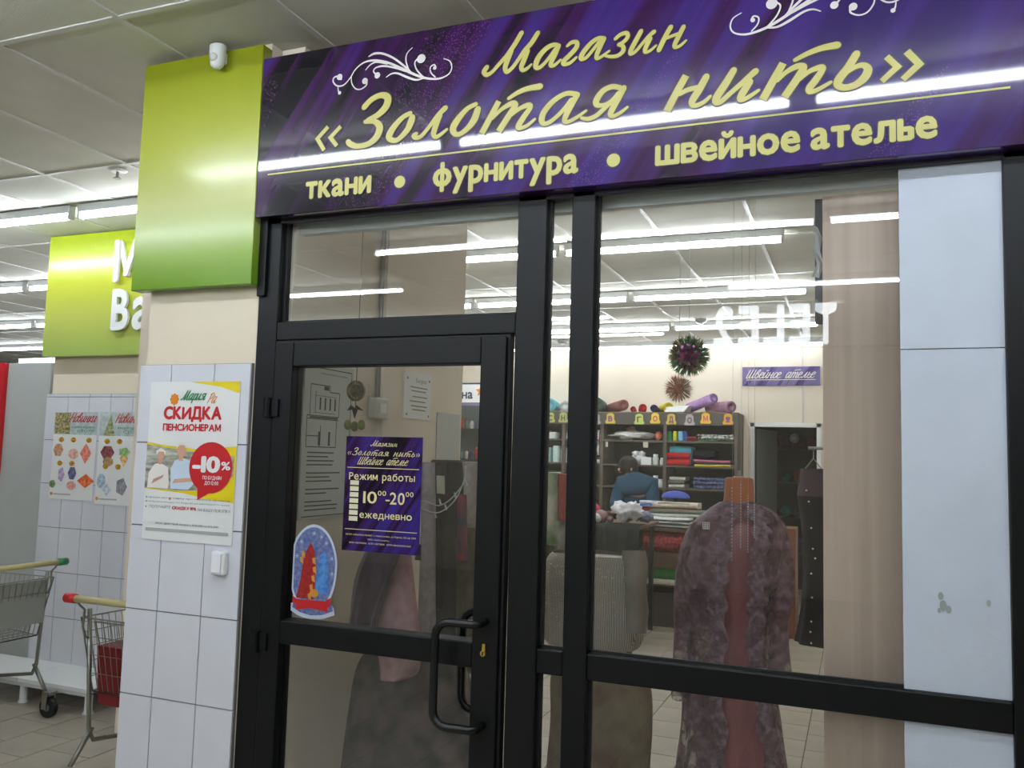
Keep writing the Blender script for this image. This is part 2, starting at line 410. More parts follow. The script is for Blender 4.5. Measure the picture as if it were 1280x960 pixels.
# shop walls
WL = struct('wall_left', (-2.02, .06, 0), (-1.9, 1.52, CZ), M['shopwall'])
struct('wall_left_return', (-4.0, 1.42, 0), (-2.02, 1.52, CZ), M['shopwall'])
struct('wall_left_jog', (-4.0, 1.52, 0), (-3.9, 1.98, CZ), M['shopwall'])
struct('wall_shop_left', (-5.4, 3.2, 0), (-5.3, 8.4, CZ), M['shopwall'])
struct('wall_shop_right', (.62, .06, 0), (.72, 8.3, CZ), M['shopwall'])
struct('wall_above_shopfront', (-2.02, .02, 2.72), (4.9, .1, 2.98), M['shopwall'])
struct('wall_front_right', (.72, 0, 0), (4.9, .1, 2.72), M['cream'])
YB = 8.3
dl, dr, dt = P(943, 600, Y=YB).x, .62, P(985, 534, Y=YB).z
struct('wall_back', (-5.3, YB, 0), (dl, YB+.1, CZ), M['shopwall'])
struct('wall_back_lintel', (dl, YB, dt), (.62, YB+.1, CZ), M['shopwall'])
dr = P(1021, 600, Y=YB).x
struct('wall_back_right', (dr, YB, 0), (.62, YB+.1, dt), M['shopwall'])
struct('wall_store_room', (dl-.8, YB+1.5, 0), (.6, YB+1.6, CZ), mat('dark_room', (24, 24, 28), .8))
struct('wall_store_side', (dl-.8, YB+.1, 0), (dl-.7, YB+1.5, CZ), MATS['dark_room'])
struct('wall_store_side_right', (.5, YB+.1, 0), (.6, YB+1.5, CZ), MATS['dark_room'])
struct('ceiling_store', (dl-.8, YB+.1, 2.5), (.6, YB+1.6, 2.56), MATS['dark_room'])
# door frame to the store room
D2 = empty('door_2', (dl, YB, 0), 'white framed open doorway to the dark store room in the back wall', 'door'); D2['kind'] = 'structure'
for a, b in (((dl-.05, YB-.02, 0), (dl, YB+.1, dt+.05)), ((dr, YB-.02, 0), (dr+.05, YB+.1, dt+.05)), ((dl-.05, YB-.02, dt), (dr+.05, YB+.1, dt+.05))):
    box('door_frame', a, b, M['white'], D2, bevel=.004)
MB().bbox8([(dl+.01, YB+.1, .01), (dl+.02, YB+.09, .01), (dl+.2, YB+.75, .01), (dl+.17, YB+.76, .01), (dl+.01, YB+.1, dt-.02), (dl+.02, YB+.09, dt-.02), (dl+.2, YB+.75, dt-.02), (dl+.17, YB+.76, dt-.02)]).build('door_leaf', mat('door_grey', (120, 124, 124), .5), D2)

# trims of the white tiled piers
def tiled(root, x_list, z_list, Y, mt):
    for i in range(len(x_list)-1):
        for j in range(len(z_list)-1):
            g = .0022
            o = box('tile', (x_list[i]+g, Y-.006-random.random()*.0008, z_list[j]+g), (x_list[i+1]-g, Y+.004, z_list[j+1]-g), mt, root)
# front pier: cream plaster above, tiles below
PLx = P(160, 700, Y=-.02).x; 
pxl, pxr = P(186, 420, Y=0).x, -2.003
WF = struct('wall_front', (pxl, 0, 0), (pxr, 1.42, CZ), M['cream'])
tz = P(240, 455, Y=-.016).z
box('tile_bed', (pxl-.012, -.012, 0), (pxr-.003, 0, tz), M['tgrout'], WF)
zj = [P(210, 765.5, Y=-.018).z-.305*k for k in range(-4, 5)]
zs = sorted([z for z in zj if 0.02 < z < tz-.02]+[0, tz])
xj = P(196, 765, Y=-.018).x
xs = [pxl-.012, xj, xj+.2, pxr-.003]
tiled(WF, xs, zs, -.012, M['tile'])
# rear pier with its own tiles
RX0, RX1 = P(61, 480, Y=1.97).x, -3.9
WR = struct('wall_rear_pier', (RX0+.03, 1.98, 0), (RX1, 3.2, CZ), M['cream'])
tz2 = P(100, 492, Y=1.96).z
box('tile_bed', (RX0, 1.968, 0), (RX1, 1.98, tz2), M['tgrout'], WR)
z0 = P(68.3, 715, Y=1.96).z; zs = sorted([z0+.305*k for k in range(-5, 6) if .02 < z0+.305*k < tz2-.02]+[0, tz2])
x0 = P(96.5, 717, Y=1.96).x; xs = sorted([x0+.2*k for k in range(-3, 9) if RX0+.02 < x0+.2*k < RX1-.03]+[RX0, RX1])
tiled(WR, xs, zs, 1.968, M['tile'])

# ================================================================== LIGHTS
def tube_light(name, x0, x1, y, label, group, mt, r=.018):
    root = empty(name, ((x0+x1)/2, y, CZ-.006), label, 'light fixture', group)
    MB().tube([(x0+.02, y, CZ-.075), (x1-.02, y, CZ-.075)], r, 10).build('light_tube', mt, root, smooth=True)
    MB().box((x0, y-.022, CZ-.055), (x1, y+.022, CZ-.006)).box((x0, y-.02, CZ-.095), (x0+.015, y+.02, CZ-.055)).box((x1-.015, y-.02, CZ-.095), (x1, y+.02, CZ-.055)).build('light_housing', M['fixture'], root)
    return root
def row(x_start, n, y, lab, group, mt, step=1.53, xmin=-99, r=.018):
    for k in range(n):
        x1 = x_start-step*k
        if x1-1.46 < xmin: continue
        tube_light('ceiling_light', x1-1.46, x1, y, lab.format(['first', 'second', 'third', 'fourth', 'fifth', 'sixth', 'seventh'][k]), group, mt, r)
g1 = 'fluorescent tubes over the fabric shop'
for yy, xr, nm in ((3.10, -.43, 'nearest'), (4.87, -.38, 'second'), (6.62, -.36, 'third'), (8.1, -.32, 'rearmost')):
    row(xr, 3, yy, 'fluorescent tube on the shop ceiling, {} from the right in the '+nm+' row', g1, M['tube_shop'] if yy < 8 else M['tube_dim'], 1.51)
g2 = 'fluorescent tubes over the market hall'
for yy, nm in ((1.36, 'nearest'), (3.1, 'second'), (4.9, 'third'), (6.7, 'fourth'), (8.5, 'fifth')):
    if yy > 1.9: row({3.1: -4.72-.9, 4.9: -6.2, 6.7: -6.4, 8.5: -6.5}[yy], 4, yy, 'fluorescent tube of the market hall beyond the tiled piers, {} of the '+nm+' row', g2, M['tube'], 1.53)
    else: row(-4.56+1.53, 4, yy, 'fluorescent tube of the market hall left of the lime panel, {} of the '+nm+' row', g2, M['tube'], 1.53)
g3 = 'fluorescent tubes behind the viewer mirrored in sign and glass'
for yy, xr, n, nm in ((-1.07, 1.30, 3, 'first'), (-2.68, 1.3, 3, 'second'), (-4.5, 1.99, 2, 'third'), (-5.7, -2.28, 3, 'fourth'), (-6.93, -2.0, 3, 'fifth')):
    row(xr, n, yy, 'fluorescent tube of the hall before the shop, {} from the right in the '+nm+' row', g3, M['tube_slim'], 1.53 if yy > -2 else 1.52, r=.013)
tube_light('ceiling_light', -5.12, -3.66, -3.95, 'fluorescent tube of the hall before the shop, leftmost and between two rows', g3, M['tube_slim'], .013)
tube_light('ceiling_light', -4.86, -3.40, -2.0, 'fluorescent tube of the hall before the shop, left of the lime panel side', g3, M['tube_slim'], .013)

# ================================================================== SHOPFRONT
ZT = 2.62
SF = empty('window_1', (-.8, 0, 0), 'black aluminium shopfront frame with mullions around the big panes', 'window'); SF['kind'] = 'structure'
def member(a, b, parent=SF, name='frame_member', mt=None): return box(name, a, b, mt or M['black'], parent, bevel=.004)
member((-2.0, -.005, 0), (-1.915, .07, ZT)); member((-1.003, -.005, 0), (-.905, .07, ZT)); member((-.822, -.005, 0), (-.747, .07, ZT))
member((.352, -.005, 0), (.62, .07, ZT)); member((-1.915, -.004, 2.04), (-1.003, .068, 2.105)); member((-.905, -.003, 1.005), (-.822, .068, 1.078)); member((-.747, -.003, 1.003), (.352, .068, 1.08))
member((-.905, -.003, 0), (-.822, .068, .09)); member((-.747, -.003, 0), (.352, .068, .09)); member((-2.0, -.002, ZT), (.62, .07, ZT+.06))
member((-2.0, -.02, 2.2), (-1.965, 0, ZT-.12), name='cover_strip')
def pane(a0, z0, a1, z1, parent=SF, y=.03): return box('pane', (a0, y, z0), (a1, y+.004, z1), M['glass'], parent)
pane(-1.915, 2.105, -1.003, ZT); pane(-.905, 1.078, -.822, ZT); pane(-.747, 1.08, .352, ZT); pane(-.905, .09, -.822, 1.005); pane(-.747, .09, .352, 1.003)
bead = MB()
for a0, z0, a1, z1 in ((-1.915, 2.105, -1.003, ZT), (-.747, 1.08, .352, ZT), (-.905, 1.078, -.822, ZT), (-.747, .09, .352, 1.003), (-.905, .09, -.822, 1.005)):
    for q in ((a0, z0, a0+.008, z1), (a1-.008, z0, a1, z1), (a0, z0, a1, z0+.008)): bead.box((q[0], .022, q[1]), (q[2], .03, q[3]))
bead.build('gasket', M['rubber'], SF)
# door leaf
D1 = empty('door_1', (-1.5, 0, 0), 'black framed glass shop door with a bar handle and stickers', 'door'); D1['kind'] = 'structure'
lx0, lx1 = -1.905, -1.025
def leaf(a, b): return box('leaf_frame', a, b, M['black'], D1, bevel=.004)
leaf((lx0, -.02, .01), (-1.828, .05, 2.03)); leaf((-1.112, -.02, .01), (lx1, .05, 2.03)); leaf((-1.828, -.019, 1.945), (-1.112, .049, 2.03)); leaf((-1.828, -.019, 1.0), (-1.112, .049, 1.078)); leaf((-1.828, -.019, .01), (-1.112, .049, .12))
pane(-1.828, 1.078, -1.112, 1.945, D1, .012); pane(-1.828, .12, -1.112, 1.0, D1, .012)
MB().box((lx0-.008, -.004, 0), (lx0, .03, 2.038)).box((lx1, -.004, 0), (lx1+.008, .03, 2.038)).box((lx0, -.004, 2.03), (lx1, .03, 2.038)).build('seal', M['rubber'], D1)
hx0, hx1 = -1.068, -1.205
h = []
for i in range(7):
    a = math.pi/2*i/6; h.append((hx1+.045-.045*math.sin(a), -.085, 1.145-.045+.045*math.cos(a)))
for i in range(7):
    a = math.pi/2*i/6; h.append((hx1+.045-.045*math.cos(a), -.085, .835+.045-.045*math.sin(a)))
h = [(hx0, -.02, 1.145), (hx0, -.06, 1.145), (hx0-.015, -.083, 1.145)]+h+[(hx0-.015, -.083, .835), (hx0, -.06, .835), (hx0, -.02, .835)]
hd = MB().tube(h, .013, 12).build('door_handle', mat('gloss_black', (20, 22, 24), .18), D1, smooth=True)
hi_ = [(x, .06+(.0-y-.02)*.9+.0, z) for x, y, z in h]
MB().tube(hi_, .013, 12).build('inner_handle', MATS['gloss_black'], D1, smooth=True)
lk = MB().tube([(-1.07, -.02, 1.05), (-1.07, -.03, 1.05)], .009, 14).box((-1.075, -.024, 1.05), (-1.065, -.018, 1.078)).build('lock_cylinder', M['brass'], D1)
MB().box((-1.0715, -.0315, 1.044), (-1.0685, -.0295, 1.056)).build('keyhole', M['rubber'], lk)
for z in (1.80, 1.0, .3):
    MB().tube([(lx0-.012, -.03, z-.035), (lx0-.012, -.03, z+.035)], .014, 12).box((lx0-.045, -.028, z-.03), (lx0+.03, -.018, z+.03)).build('hinge', M['black'], D1)

# white panel closing the right strip of the glazing
wx0 = P(1125, 400, Y=.025).x
WP = empty('window_2', ((wx0+.35)/2, .02, 0), 'pale blue white infill board at the right end of the shopfront', 'window'); WP['kind'] = 'structure'
zj = P(1190, 436, Y=.02).z
for a, b in ((1.081, zj-.0015), (zj+.0015, ZT), (.09, 1.002)): box('infill_board', (wx0, .014, a), (.352, .028, b), M['wpanel'], WP)
mk = MB(); fr = Frame((0, .0125, 0))
for x, y, r in ((1176, 745, 3), (1179, 757, 4), (1186, 762, 3), (1236, 754, 2.5), (1174, 763, 2)):
    q = P(x, y, Y=.0125); disc(mk, fr, q.x, q.z, r*.0022, r*.0035, 0, 8)
mk.build('scuff_mark', mat('scuff', (150, 160, 158), .7), WP)
# wood laminate boards behind the glass
wmat = mat('ash_laminate', (222, 200, 184), .5, vscale=2.2, stretch=(14, 14, .4), col2=(208, 185, 168), detail=5)
w0 = P(1029, 600, Y=.13).x
box('trim_1', (w0, .13, 0), (.6, .15, 2.44), wmat, kind='structure')
box('trim_2', (-2.0, .075, P(745, 263, Y=.085).z), (.6, .11, 2.75), mat('lintel_white', (190, 196, 192), .6), kind='structure')
tp = empty('cable_duct', (w0-.02, .16, 2.1), 'dark grey duct taped to the left edge of the wooden board', 'cable duct')
box('duct', (w0-.022, .155, P(1024, 405, Y=.16).z), (w0-.001, .17, 2.44), mat('duct_grey', (88, 88, 90), .7), tp)
mb = MB(); pts = [(1017, 282), (1023, 296), (1020, 312), (1025, 330), (1019, 346)]
mb.rings([[P(x-4, y, Y=.15)+Vector((0, -.006, 0)), P(x, y, Y=.15)+Vector((0, -.014*(i % 2), 0)), P(x+5, y+2, Y=.15)] for i, (x, y) in enumerate(pts)], False, False, False)
mb.build('tape', mat('tape_white', (180, 182, 180), .4), tp)

# ================================================================== MAIN SIGN
SY = -.06
FS = Frame((0, SY, 0))
slx = P(319, 272, Y=SY).x; sbz = P(319, 272, Y=SY).z; stz = P(345, 71, Y=SY).z
SG = empty('shop_sign', (-.6, 0, sbz), 'long purple satin-print shop sign with gold lettering over the shopfront', 'sign')
box('sign_board', (slx, SY, sbz), (.95, SY+.055, stz), M['satin'], SG, bevel=.002)
box('sign_tray', (slx+.004, SY+.055, sbz-.012), (.95, .015, stz-.01), mat('sign_edge', (40, 38, 48), .5), SG)
def px(sc_, ox, oy, strokes):
    out = []
    for s in strokes:
        o = []
        for q in s:
            if q == '#': o.append(('#', 0, 0)); continue
            x, y = ox+q[0]/sc_, oy+q[1]/sc_; a = P(x, y, Y=SY); b = P(x, y-1, Y=SY)
            o.append((a.x, a.z, q[2]/sc_*abs(b.z-a.z)*.97))
        out.append(o)
    return out
G = {}
G['М'] = px(8, 590, 20, [[(152, 515, 50), (124, 560, 52), (150, 592, 45), (205, 562, 38), (270, 490, 40), (350, 400, 46), (430, 290, 52), (500, 172, 52)], [(400, 345, 48), (360, 440, 58), (335, 520, 52), (352, 562, 44), (405, 522, 40), (470, 435, 42), (530, 350, 48), (600, 270, 52), (662, 172, 50)], [(560, 350, 50), (520, 450, 56), (497, 515, 48), (512, 545, 40), (555, 528, 34), (598, 488, 24)]])
G['а1'] = px(8, 590, 20, [[(870, 300, 42), (820, 292, 46), (750, 325, 50), (680, 400, 56), (645, 470, 58), (645, 520, 46), (690, 512, 40), (760, 440, 36), (840, 330, 38)], [(872, 300, 44), (835, 385, 50), (800, 455, 50), (790, 498, 42), (830, 494, 36), (890, 442, 26)]])
G['г'] = px(8, 590, 20, [[(955, 303, 30), (1000, 268, 40), (1050, 268, 44), (1045, 320, 50), (980, 395, 50), (925, 450, 50), (920, 485, 42), (980, 475, 36), (1048, 416, 26)]])
G['а2'] = px(9.143, 730, 10, [[(235, 352, 48), (170, 350, 50), (90, 400, 54), (10, 490, 60), (-30, 560, 60), (-20, 590, 48), (30, 570, 42), (100, 490, 40), (180, 390, 44)], [(232, 355, 52), (195, 430, 56), (152, 530, 54), (148, 580, 44), (200, 562, 36), (292, 495, 26)]])
G['з'] = px(9.143, 730, 10, [[(360, 358, 40), (420, 308, 46), (490, 292, 50), (500, 340, 48), (450, 395, 44), (395, 422, 36)], [(395, 425, 36), (445, 440, 48), (450, 495, 50), (390, 548, 46), (310, 560, 40), (240, 548, 30)]])
G['и'] = px(9.143, 730, 10, [[(655, 268, 54), (600, 370, 58), (540, 485, 56), (537, 528, 44), (590, 502, 38), (670, 410, 40), (740, 330, 44), (803, 275, 52)], [(760, 350, 52), (715, 440, 56), (697, 495, 46), (715, 510, 38), (765, 487, 34), (828, 432, 26)]])
G['н'] = px(9.143, 730, 10, [[(995, 220, 56), (930, 335, 58), (858, 485, 58)], [(920, 360, 36), (1000, 328, 38), (1075, 300, 40)], [(1140, 218, 54), (1085, 325, 56), (1040, 420, 52), (1045, 455, 42), (1100, 436, 36), (1170, 374, 26)]])
G['«'] = px(8, 385, 100, [['#', (205, 470, 42), (98, 590, 42), (165, 705, 42)], ['#', (332, 465, 42), (228, 578, 42), (292, 662, 42)]])
G['З'] = px(8, 385, 100, [[(565, 275, 62), (640, 198, 58), (735, 155, 58), (800, 180, 76), (785, 265, 78), (705, 350, 62), (600, 405, 46)], [(575, 420, 44), (670, 418, 54), (720, 475, 76), (690, 570, 72), (610, 640, 58), (500, 665, 52), (430, 645, 60), (405, 620, 58)]])
G['о1'] = px(8, 385, 100, [[(1028, 335, 50), (950, 378, 52), (865, 470, 66), (815, 560, 74), (835, 600, 56), (900, 600, 50), (990, 510, 64), (1030, 430, 74), (1048, 375, 66)]])
G['л'] = px(8, 520, 90, [[(8, 620, 40), (-22, 640, 46), (5, 660, 46), (60, 640, 42), (140, 545, 42), (220, 440, 50), (298, 362, 58)], [(245, 430, 56), (200, 540, 64), (180, 625, 56), (205, 652, 42), (250, 628, 38), (313, 576, 28)]])
G['о2'] = px(8, 520, 90, [[(602, 325, 46), (520, 368, 50), (435, 460, 66), (375, 560, 74), (393, 620, 56), (450, 620, 50), (530, 555, 62), (590, 470, 76), (622, 375, 70)]])
G['т1'] = px(8, 520, 90, [['#', (832, 295, 60), (660, 618, 66)], [(760, 470, 36), (860, 375, 42), (960, 318, 56), (1000, 325, 52), (985, 370, 60)], ['#', (990, 350, 62), (925, 450, 66), (830, 598, 66)], [(930, 455, 36), (1030, 375, 42), (1125, 335, 54), (1145, 360, 52), (1080, 455, 60), (1028, 540, 60), (1035, 565, 44), (1110, 542, 38), (1192, 474, 28)], [(930, 268, 36), (1020, 210, 46), (1120, 170, 54), (1245, 148, 66)]])
G['а3'] = px(9.143, 660, 90, [[(560, 258, 60), (440, 250, 56), (300, 330, 64), (190, 455, 72), (160, 550, 72), (190, 595, 54), (270, 565, 50), (400, 445, 50), (500, 320, 56)], [(568, 262, 66), (515, 350, 74), (450, 470, 72), (420, 560, 58), (465, 572, 46), (560, 522, 42), (668, 445, 30)]])
G['я'] = px(9.143, 660, 90, [[(1060, 185, 60), (965, 172, 62), (860, 220, 66), (788, 320, 76), (790, 378, 64), (870, 380, 46), (960, 330, 46), (1040, 240, 50)], [(1098, 185, 70), (1040, 290, 78), (970, 420, 74), (945, 490, 62), (980, 508, 48), (1060, 468, 42), (1140, 404, 30)], [(612, 528, 36), (690, 540, 52), (780, 505, 56), (860, 435, 54), (940, 360, 48)]])
G['н2'] = px(8, 820, 60, [['#', (303, 278, 72), (222, 420, 74), (110, 636, 76)], [(235, 465, 46), (320, 422, 50), (430, 395, 52)], [(505, 290, 70), (430, 425, 76), (370, 520, 72), (365, 568, 58), (405, 578, 48), (480, 545, 44), (546, 484, 30)]])
G['и2'] = px(8, 820, 60, [[(778, 225, 68), (700, 355, 76), (615, 485, 78), (600, 545, 64), (650, 540, 54), (740, 460, 50), (850, 365, 54), (998, 235, 68)], [(940, 340, 70), (870, 450, 76), (840, 512, 60), (870, 522, 46), (950, 480, 42), (1030, 424, 30)]])
G['т2'] = px(8, 940, 40, [['#', (312, 315, 74), (230, 460, 78), (108, 680, 80)], [(250, 490, 44), (350, 400, 48), (450, 348, 62), (520, 345, 56), (510, 390, 66)], ['#', (510, 375, 70), (440, 490, 78), (325, 655, 78)], [(470, 480, 44), (570, 400, 48), (680, 358, 60), (708, 375, 60), (640, 480, 72), (575, 565, 70), (582, 602, 54), (660, 580, 46), (790, 505, 34)], [(430, 285, 42), (560, 218, 52), (700, 165, 62), (855, 135, 76)]])
G['ь'] = px(8, 940, 40, [[(1045, 222, 76), (960, 360, 80), (875, 470, 84), (858, 530, 76), (920, 560, 66), (1030, 535, 70), (1125, 460, 84), (1160, 380, 80), (1120, 338, 60), (1050, 348, 50), (960, 400, 44), (915, 450, 38)]])
G['»'] = px(9.143, 1040, 40, [['#', (622, 285, 72), (748, 402, 70), (568, 568, 64)], ['#', (852, 225, 82), (998, 372, 78), (808, 548, 70)]])
main = ['М', 'а1', 'г', 'а2', 'з', 'и', 'н', '«', 'З', 'о1', 'л', 'о2', 'т1', 'а3', 'я', 'н2', 'и2', 'т2', 'ь', '»']
for g in main:
    mo, mi = MB(), MB()
    brush(mo, FS, G[g], .0035, .0012); brush(mi, FS, G[g], 0, .0026)
    mo.build('letter_outline', M['goldline'], SG); mi.build('script_letter', M['gold'], SG)
# ornaments: left one traced, the right one its mirror image
orn = px(7.53, 405, 50, [
 [(165, 370, 20), (130, 345, 16), (95, 360, 14), (92, 400, 14), (130, 435, 14), (190, 425, 13), (250, 360, 12), (300, 280, 13), (380, 215, 16), (480, 195, 20), (600, 215, 22), (720, 265, 24), (850, 325, 24), (960, 362, 22), (1080, 368, 18), (1170, 330, 14), (1205, 270, 12), (1190, 205, 11), (1130, 178, 8)],
 [(135, 440, 8), (138, 480, 12), (150, 500, 16)], [(260, 350, 9), (265, 410, 12), (300, 460, 12), (350, 465, 12), (400, 430, 14), (405, 395, 18)],
 [(395, 285, 8), (440, 235, 12), (500, 210, 16), (600, 225, 18)], [(425, 158, 12), (480, 130, 22), (560, 132, 20), (660, 175, 20), (760, 250, 20), (820, 305, 16)],
 [(835, 75, 8), (785, 130, 12), (775, 200, 14), (800, 280, 14), (820, 305, 12)], [(890, 175, 16), (858, 215, 14), (875, 280, 14), (930, 345, 16), (960, 362, 12)],
 [(500, 330, 16), (470, 300, 14), (490, 265, 14), (560, 248, 18), (660, 262, 18), (780, 300, 14)], [(590, 352, 10), (640, 320, 14), (700, 318, 18), (790, 355, 22), (870, 378, 18), (940, 362, 14)],
 [(1050, 352, 12), (1010, 310, 12), (1005, 260, 12), (1040, 235, 14), (1055, 262, 18)]])
dots = [(150, 350, 30), (150, 500, 17), (388, 388, 30), (505, 335, 30), (918, 178, 44), (1045, 265, 18)]
ob = MB(); brush(ob, FS, orn, 0, .002)
dd = px(7.53, 405, 50, [[(a, b, r) for a, b, r in dots]])[0]
for a, b, r in dd: disc(ob, FS, a, b, r, d=.0021)
ob.build('ornament', M['swirl'], SG)
oc = MB(); ax = P(571, 75, Y=SY); bx = P(906, 25, Y=SY); az = P(520, 100, Y=SY).z; bz = P(925, 43, Y=SY).z
mir = lambda st: [[(bx.x+(ax.x-a), b+bz-az+.005, w_) for a, b, w_ in s] for s in st]
brush(oc, FS, mir(orn), 0, .002)
for a, b, r in mir([dd])[0]: disc(oc, FS, a, b, r, d=.0021)
oc.build('ornament', M['swirl'], SG)
ln = MB(); q0, q1 = P(335, 216, Y=SY), P(1263, 115, Y=SY); zz = (P(335, 214.5, Y=SY).z+q1.z)/2
rect(ln, FS, q0.x, zz-.0028, q1.x, zz+.0028, .002); ln.build('gold_rule', M['gold'], SG)
for s, xa, ya, xb, yb, yt in (('ткани', 382, 248, 464, 240, 0), ('фурнитура', 541, 232, 723, 216, 0), ('швейное ателье', 819, 206, 1172, 171, 0)):
    a = P(xa, ya, Y=SY); b = P(xb, yb, Y=SY); z = (a.z+b.z)/2
    tb, tg = MB(), MB()
    text(tb, s, FS, a.x-.003, b.x+.003, z, .072, .0012, bold=.135); text(tg, s, FS, a.x, b.x, z, .072, .0022, bold=.075)
    tb.build('word_outline', M['goldline'], SG); tg.build('plain_word', M['gold'], SG)
for x, y in ((500, 227.5), (767, 200.5)):
    tb, tg = MB(), MB(); q = P(x, y, Y=SY); disc(tb, FS, q.x, q.z, .024, d=.0012); disc(tg, FS, q.x, q.z, .0205, d=.0022)
    tb.build('dot_outline', M['goldline'], SG); tg.build('gold_dot', M['gold'], SG)

# ---- script words reusable on small prints
def letter(g):
    st = G[g]; x0 = min(q[0]-q[2]*.3 for s in st for q in s if q[0] != '#'); x1 = max(q[0] for s in st for q in s if q[0] != '#')
    return st, x0, x1
def shift(st, dx, dz, k=1): return [[q if q[0] == '#' else (q[0]*k+dx, q[1]*k+dz, q[2]*k) for q in s] for s in st]
S_ = .5
def loc(st, h=.13, w_=.018): return [[(a*h+b*h*S_, b*h, w_*c) for a, b, c in s] for s in st]
LG = {'Н': loc([[(.15, 1.5, 1), (0, 0, 1)], [(0, .7, .7), (.7, .8, .7)], [(.8, 1.5, 1), (.7, .15, 1), (.8, 0, .8), (1.0, .2, .5)]]), 'к': loc([[(.05, 1, 1), (0, 0, 1)], [(.55, 1, .8), (.1, .5, .7), (.45, .1, .9), (.65, .15, .5)]]),
      'Ш': loc([[(.05, 1.5, 1), (0, .15, 1), (.12, .0, .8), (.4, .3, .6), (.55, 1.5, 1)], [(.55, 1.5, 1), (.5, .15, 1), (.62, .0, .8), (.9, .3, .6), (1.05, 1.5, 1)], [(1.05, 1.5, 1), (1.0, .15, 1), (1.1, 0, .8), (1.35, .25, .5)]]),
      'в': loc([[(.1, .1, .9), (.0, .6, 1), (.15, 1.3, 1), (.4, 1.5, .9), (.45, 1.2, .8), (.15, .8, .7), (.45, .75, .8), (.55, .4, 1), (.35, .0, .9), (.1, .1, .8)], [(.5, .2, .5), (.75, .3, .4)]]),
      'е': loc([[(.1, .5, .6), (.4, .65, .8), (.45, .9, .9), (.2, 1, .9), (0, .6, 1), (.05, .15, 1), (.3, 0, .8), (.6, .25, .4)]]),
      'и': loc([[(.05, 1, 1), (0, .2, 1), (.15, 0, .8), (.45, .4, .6), (.6, 1, 1)], [(.6, 1, 1), (.52, .2, 1), (.65, 0, .8), (.85, .25, .4)]]),
      'й': loc([[(.05, 1, 1), (0, .2, 1), (.15, 0, .8), (.45, .4, .6), (.6, 1, 1)], [(.6, 1, 1), (.52, .2, 1), (.65, 0, .8), (.85, .25, .4)], [(.1, 1.4, .6), (.3, 1.25, .7), (.55, 1.42, .6)]]),
      'н': loc([[(.05, 1, 1), (0, 0, 1)], [(.0, .45, .6), (.5, .6, .6)], [(.6, 1, 1), (.5, .15, 1), (.62, 0, .8), (.85, .25, .4)]]),
      'о': loc([[(.35, 1, .8), (.08, .8, .9), (0, .35, 1), (.18, 0, .9), (.48, .2, .9), (.58, .65, 1), (.36, 1, .8)]]),
      'а': loc([[(.55, .9, .8), (.25, 1, .8), (0, .5, 1), (.1, .02, .9), (.35, .2, .7), (.58, .8, .7)], [(.6, 1, 1), (.5, .15, 1), (.62, 0, .8), (.85, .25, .4)]]),
      'т': loc([[(.05, 1, 1), (0, 0, 1)], [(.0, .6, .6), (.35, 1, .8), (.45, .7, 1), (.4, 0, 1)], [(.42, .6, .6), (.75, 1, .8), (.85, .7, 1), (.8, .15, 1), (.9, 0, .8), (1.1, .25, .4)], [(.1, 1.3, .7), (.5, 1.42, .8), (1.0, 1.45, .9)]]),
      'л': loc([[(-.15, .15, .8), (-.08, 0, .8), (.1, .15, .8), (.45, 1, .9)], [(.45, 1, 1), (.4, .15, 1), (.5, 0, .8), (.75, .25, .4)]]),
      'ь': loc([[(.05, 1, 1), (0, .25, 1), (.2, 0, .9), (.5, .15, 1), (.56, .5, .9), (.36, .66, .8), (.08, .45, .6)]]),
      'М': loc([[(-.3, .1, .9), (-.2, 0, .8), (.05, .4, .7), (.35, 1.5, 1)], [(.35, 1.5, 1), (.3, .2, 1), (.38, 0, .8), (.6, .5, .7), (.85, 1.5, 1)], [(.85, 1.5, 1), (.82, .15, 1), (.95, 0, .8), (1.2, .25, .4)]]),
      'р': loc([[(.05, 1, 1), (-.05, -.5, 1)], [(.0, .6, .6), (.35, 1, .8), (.55, .7, 1), (.4, .1, .9), (.1, .05, .6)]]),
      'я': loc([[(.6, .95, .9), (.2, 1, .8), (.05, .75, .9), (.3, .5, .7), (.55, .6, .6)], [(.62, 1, 1), (.5, .15, 1), (.62, 0, .8), (.85, .25, .4)], [(-.1, .02, .7), (.15, .1, .8), (.42, .5, .7)]]),
      'Р': loc([[(.15, 1.45, 1), (0, 0, 1)], [(-.1, 1.3, .7), (.4, 1.55, .8), (.7, 1.2, 1), (.4, .75, .8), (.1, .7, .6)]])}
def word_script(body):
    x = 0; out = []
    for ch in body:
        if ch == ' ': x += .12; continue
        st = LG[ch]; x0 = min(q[0] for s in st for q in s if q[1] < .14); x1 = max(q[0]-q[1]*S_ for s in st for q in s if q[1] < .14)
        mnx = min(q[0]-q[1]*S_ for s in st for q in s); out += shift(st, x-mnx, 0); x += (max(q[0]-q[1]*S_ for s in st for q in s)-mnx)+.004
    return out
def main_word(keys): return [s for k in keys for s in G[k]]
def fit(st, a0, a1, b0, thick=1):
    xs_ = [q[0] for s in st for q in s if q[0] != '#']; zs_ = [q[1] for s in st for q in s if q[0] != '#']
    k = (a1-a0)/(max(xs_)-min(xs_)); mz = min(zs_)
    return [[q if q[0] == '#' else (a0+(q[0]-min(xs_))*k, b0+(q[1]-mz)*k, q[2]*k*thick) for q in s] for s in st]

